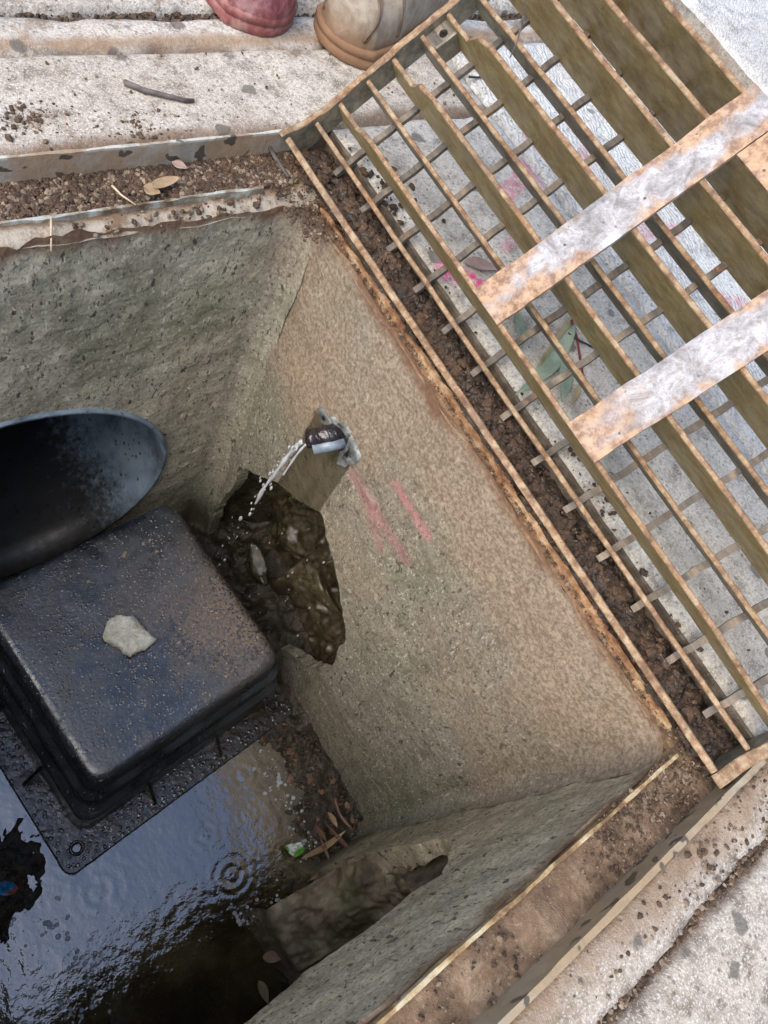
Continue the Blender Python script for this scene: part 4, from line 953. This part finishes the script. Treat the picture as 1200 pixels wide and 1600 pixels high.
# bubbles and scum at the water's edge
def bub(n):
    a = np.column_stack([RNG.uniform(-.12, .04, n), RNG.uniform(-.30, .06, n)]); b = np.column_stack([.685 + .02 * RNG.normal(size=n), RNG.uniform(-.28, .12, n)])
    c_ = np.array([[-.03, -.03], [.0, -.16], [-.06, -.24], [.42, -.30], [.52, -.33]])[RNG.integers(0, 5, n)] + RNG.normal(0, .022, (n, 2))
    q = np.concatenate([a[: n // 3], b, c_]); return np.column_stack([q, np.full(len(q), -1.4775)])
C, r = scatter(150, bub, .0012, .0075, 3)
Vd = V1[None] * r[:, None, None] * np.array([1, 1, .6]) + C[:, None]; Fd = (F1[None] + (np.arange(len(C)) * len(V1))[:, None, None]).reshape(-1, 3)
mk('water_bubbles', Vd.reshape(-1, 3), Fd, drop_m, smooth=True, kind='stuff', label='clusters of clear bubbles on the dirty water', cat='bubbles')
# wet gravel in the silt
def gravel(n):
    x = np.concatenate([RNG.uniform(-.30, -.0, n // 2), RNG.uniform(.66, .86, n // 2)]); y = np.concatenate([RNG.uniform(-.30, .5, n // 2), RNG.uniform(-.30, .12, n // 2)])
    return np.column_stack([x, y, floor_z(x, y) + .002])
C, r = scatter(2400, gravel, .0015, .011, 4); V, F = clods(C, r)
mk('wet_gravel', V, F, [bottom_m, soil_dark_m], mids=np.repeat((RNG.random(len(C)) < .4).astype(int), len(ico()[1])), kind='stuff', label='wet gravel and silt around the water', cat='gravel')

def lit(n):
    x = RNG.uniform(.67, .86, n); y = RNG.uniform(-.29, .12, n); return np.column_stack([x, y, floor_z(x, y) + .006])
C, r = scatter(75, lit, .004, .014, 2); V, F = clods(C, r, flat=.22, rough=.5)
mk('leaf_litter', V, F, [brown_m, bottom_m], mids=np.repeat(RNG.integers(0, 2, len(C)), len(ico()[1])), kind='stuff', label='sodden brown leaf litter along the foot of the right wall', cat='litter')
# ------------------------------------------------------------------ boots on the far slab
def boot_mat(name, a, b, c3, dust, rough=.6, mud=.75):
    g = G(name); n = g.noise(22, 6, .7); st = g.noise(60, 5, .7, vec=g.mapv((1, .25, .6)))
    c = g.ramp(st, [(.3, a), (.5, b), (.72, c3)]); c = g.mix(g.mul(g.sm(n, .45, .66), .8), c, dust)
    x, y, z = g.xyz(); k = g.sm(g.add(z, g.mul(g.math('SUBTRACT', n, .5), .05)), .036 + .062, .036 + .022); c = g.mix(g.mul(k, mud), c, (.20, .11, .058))
    return g.out(c, rough, g.bump(g.add(n, st), .0015))
def boot(tip, head, L, W, H, m_up, m_sole, label, capseam=True, m_seam=None, flare=.008):
    """boot with its toe tip at tip (x, y), pointing along head degrees; built toe towards +x"""
    t = thing('work_boot', (tip[0], tip[1], ZP), label, 'boot')
    a = R_(head); ca, sa = math.cos(a), math.sin(a)
    def out(P):
        P = np.asarray(P, float); x = P[:, 0] - L; y = P[:, 1]
        return np.stack([tip[0] + x * ca - y * sa, tip[1] + x * sa + y * ca, ZP + .001 + P[:, 2]], 1)
    def halfw(u):      # u 0 heel .. 1 toe
        w_ = W * .5 * np.interp(u, [0, .12, .35, .68, .88, 1], [.70, .80, .76, 1.0, .93, .62])
        e = np.clip((1 - u) / .12, 0, 1); e2 = np.clip(u / .09, 0, 1)
        return w_ * np.sqrt(1 - (1 - e) ** 2 + 1e-6) * np.sqrt(1 - (1 - e2) ** 2 * .8 + 1e-6)
    us = np.concatenate([np.linspace(0, .12, 8), np.linspace(.14, .84, 22), 1 - .15 * (1 - np.linspace(0, 1, 16)) ** 1.0 * 1.0])
    us = np.unique(np.clip(us, 0, 1)); ang = np.linspace(0, math.pi, 25)
    def up(u, th):
        h_ = H * np.interp(u, [0, .08, .30, .45, .62, .75, .86, .94, 1], [1.5, 1.62, 1.58, 1.32, 1.05, .93, .86, .74, .34])
        w_ = halfw(u) * .97; cy, cz = np.cos(th), np.sin(th)
        ex = .72; y = w_ * np.sign(cy) * np.abs(cy) ** ex; z = .034 + (h_ - .034) * np.abs(cz) ** .62
        seam = (.007 * (1 / (1 + np.exp(-(u - .74 - .16 * np.abs(cy) ** 2.2) / .004)) - 1) + .005 * np.exp(-((u - .60 - .05 * np.abs(cy)) / .012) ** 2) - .004 * np.exp(-((u - .66) / .010) ** 2)) * (1 if capseam else 0)
        vn = .0018 * fbm(np.stack([u * 14, cy * 3, cz * 3], 1), 1.2, 4, 91)
        return out(np.stack([u * L, y * (1 + vn * 4), z + vn + seam], 1))
    V, F = grid(us, ang, up); mk('upper', V, F, m_up, t, smooth=True)
    if capseam:
        for (ua, ub, pw, rr_) in ((.80, .135, 2.0, .0030), (.775, .150, 2.0, .0018), (.60, .09, 1.2, .0030), (.585, .09, 1.2, .0016)):
            th = np.linspace(.12, math.pi - .12, 40); uu = np.minimum(ua + ub * np.abs(np.cos(th)) ** pw, .985)
            Pp = up(uu, th); Pp[:, 2] += .0012
            Vt, Ft = tube([tuple(q) for q in Pp], rr_, 6); mk('seam', Vt, Ft, m_seam, t, smooth=True)
    # sole and welt
    ol = [(u * L, s * (halfw(np.array([u]))[0] + flare)) for s, seq in ((1, us), (-1, us[::-1])) for u in seq]
    c0 = np.mean(ol, 0)
    rings = [(.985, 0.), (1.0, .004), (1.005, .020), (.992, .0215), (.992, .0235), (1.012, .025), (1.014, .036), (.995, .040), (.985, .041), (.97, .041), (.9, .041)]
    V = []; F = []; n = len(ol)
    for k, z in rings:
        for q in ol: V.append((c0[0] + (q[0] - c0[0]) * k, c0[1] + (q[1] - c0[1]) * k, z))
    for i in range(len(rings) - 1):
        for k in range(n): F.append((i * n + k, (i + 1) * n + k, (i + 1) * n + (k + 1) % n, i * n + (k + 1) % n))
    mk('sole', out(V), F, m_sole, t, smooth=True)
    # shaft, standing up from the rear half
    zs = np.linspace(H * 1.1, H * 3.0, 10); V = []; F = []; n = 28
    for i, z in enumerate(zs):
        k = i / 9
        for j in range(n):
            q = 2 * math.pi * j / n; V.append((L * (.25 + .01 * k) + L * (.23 - .03 * math.sin(k * 3)) * math.cos(q), W * (.40 + .02 * k) * math.sin(q), z))
    for z in (H * 2.95, H * 1.6):
        for j in range(n):
            q = 2 * math.pi * j / n; V.append((L * .26 + L * .205 * math.cos(q), W * .37 * math.sin(q), z))
    for i in range(11):
        for j in range(n): F.append((i * n + j, i * n + (j + 1) % n, (i + 1) * n + (j + 1) % n, (i + 1) * n + j))
    F.append(tuple(11 * n + j for j in range(n)))
    mk('shaft', out(V), F, m_up, t, smooth=True)
    return t, out, halfw, us
tanb = boot_mat('dusty_tan_leather', (.12, .085, .055), (.21, .165, .12), (.32, .28, .22), (.33, .28, .22))
solem = boot_mat('muddy_sole', (.16, .08, .045), (.24, .13, .075), (.33, .21, .13), (.30, .19, .12), .8)
redb = boot_mat('stained_red_rubber', (.07, .012, .022), (.20, .045, .06), (.36, .17, .18), (.40, .25, .25), .55, .15)
redsole = boot_mat('red_rubber_sole', (.08, .013, .02), (.21, .042, .05), (.36, .17, .17), (.38, .24, .22), .6, .2)
boot((1.105, 1.245), 200, .40, .165, .135, tanb, solem, 'dusty tan leather work boot standing beside the far end of the grate', m_seam=boot_mat('dark_stitching', (.05, .03, .02), (.09, .06, .04), (.16, .12, .08), (.14, .1, .07)))
boot((.985, 1.292), 272, .42, .185, .15, redb, redsole, 'scuffed dark red rubber boot standing on the far slab', capseam=False, flare=.001)
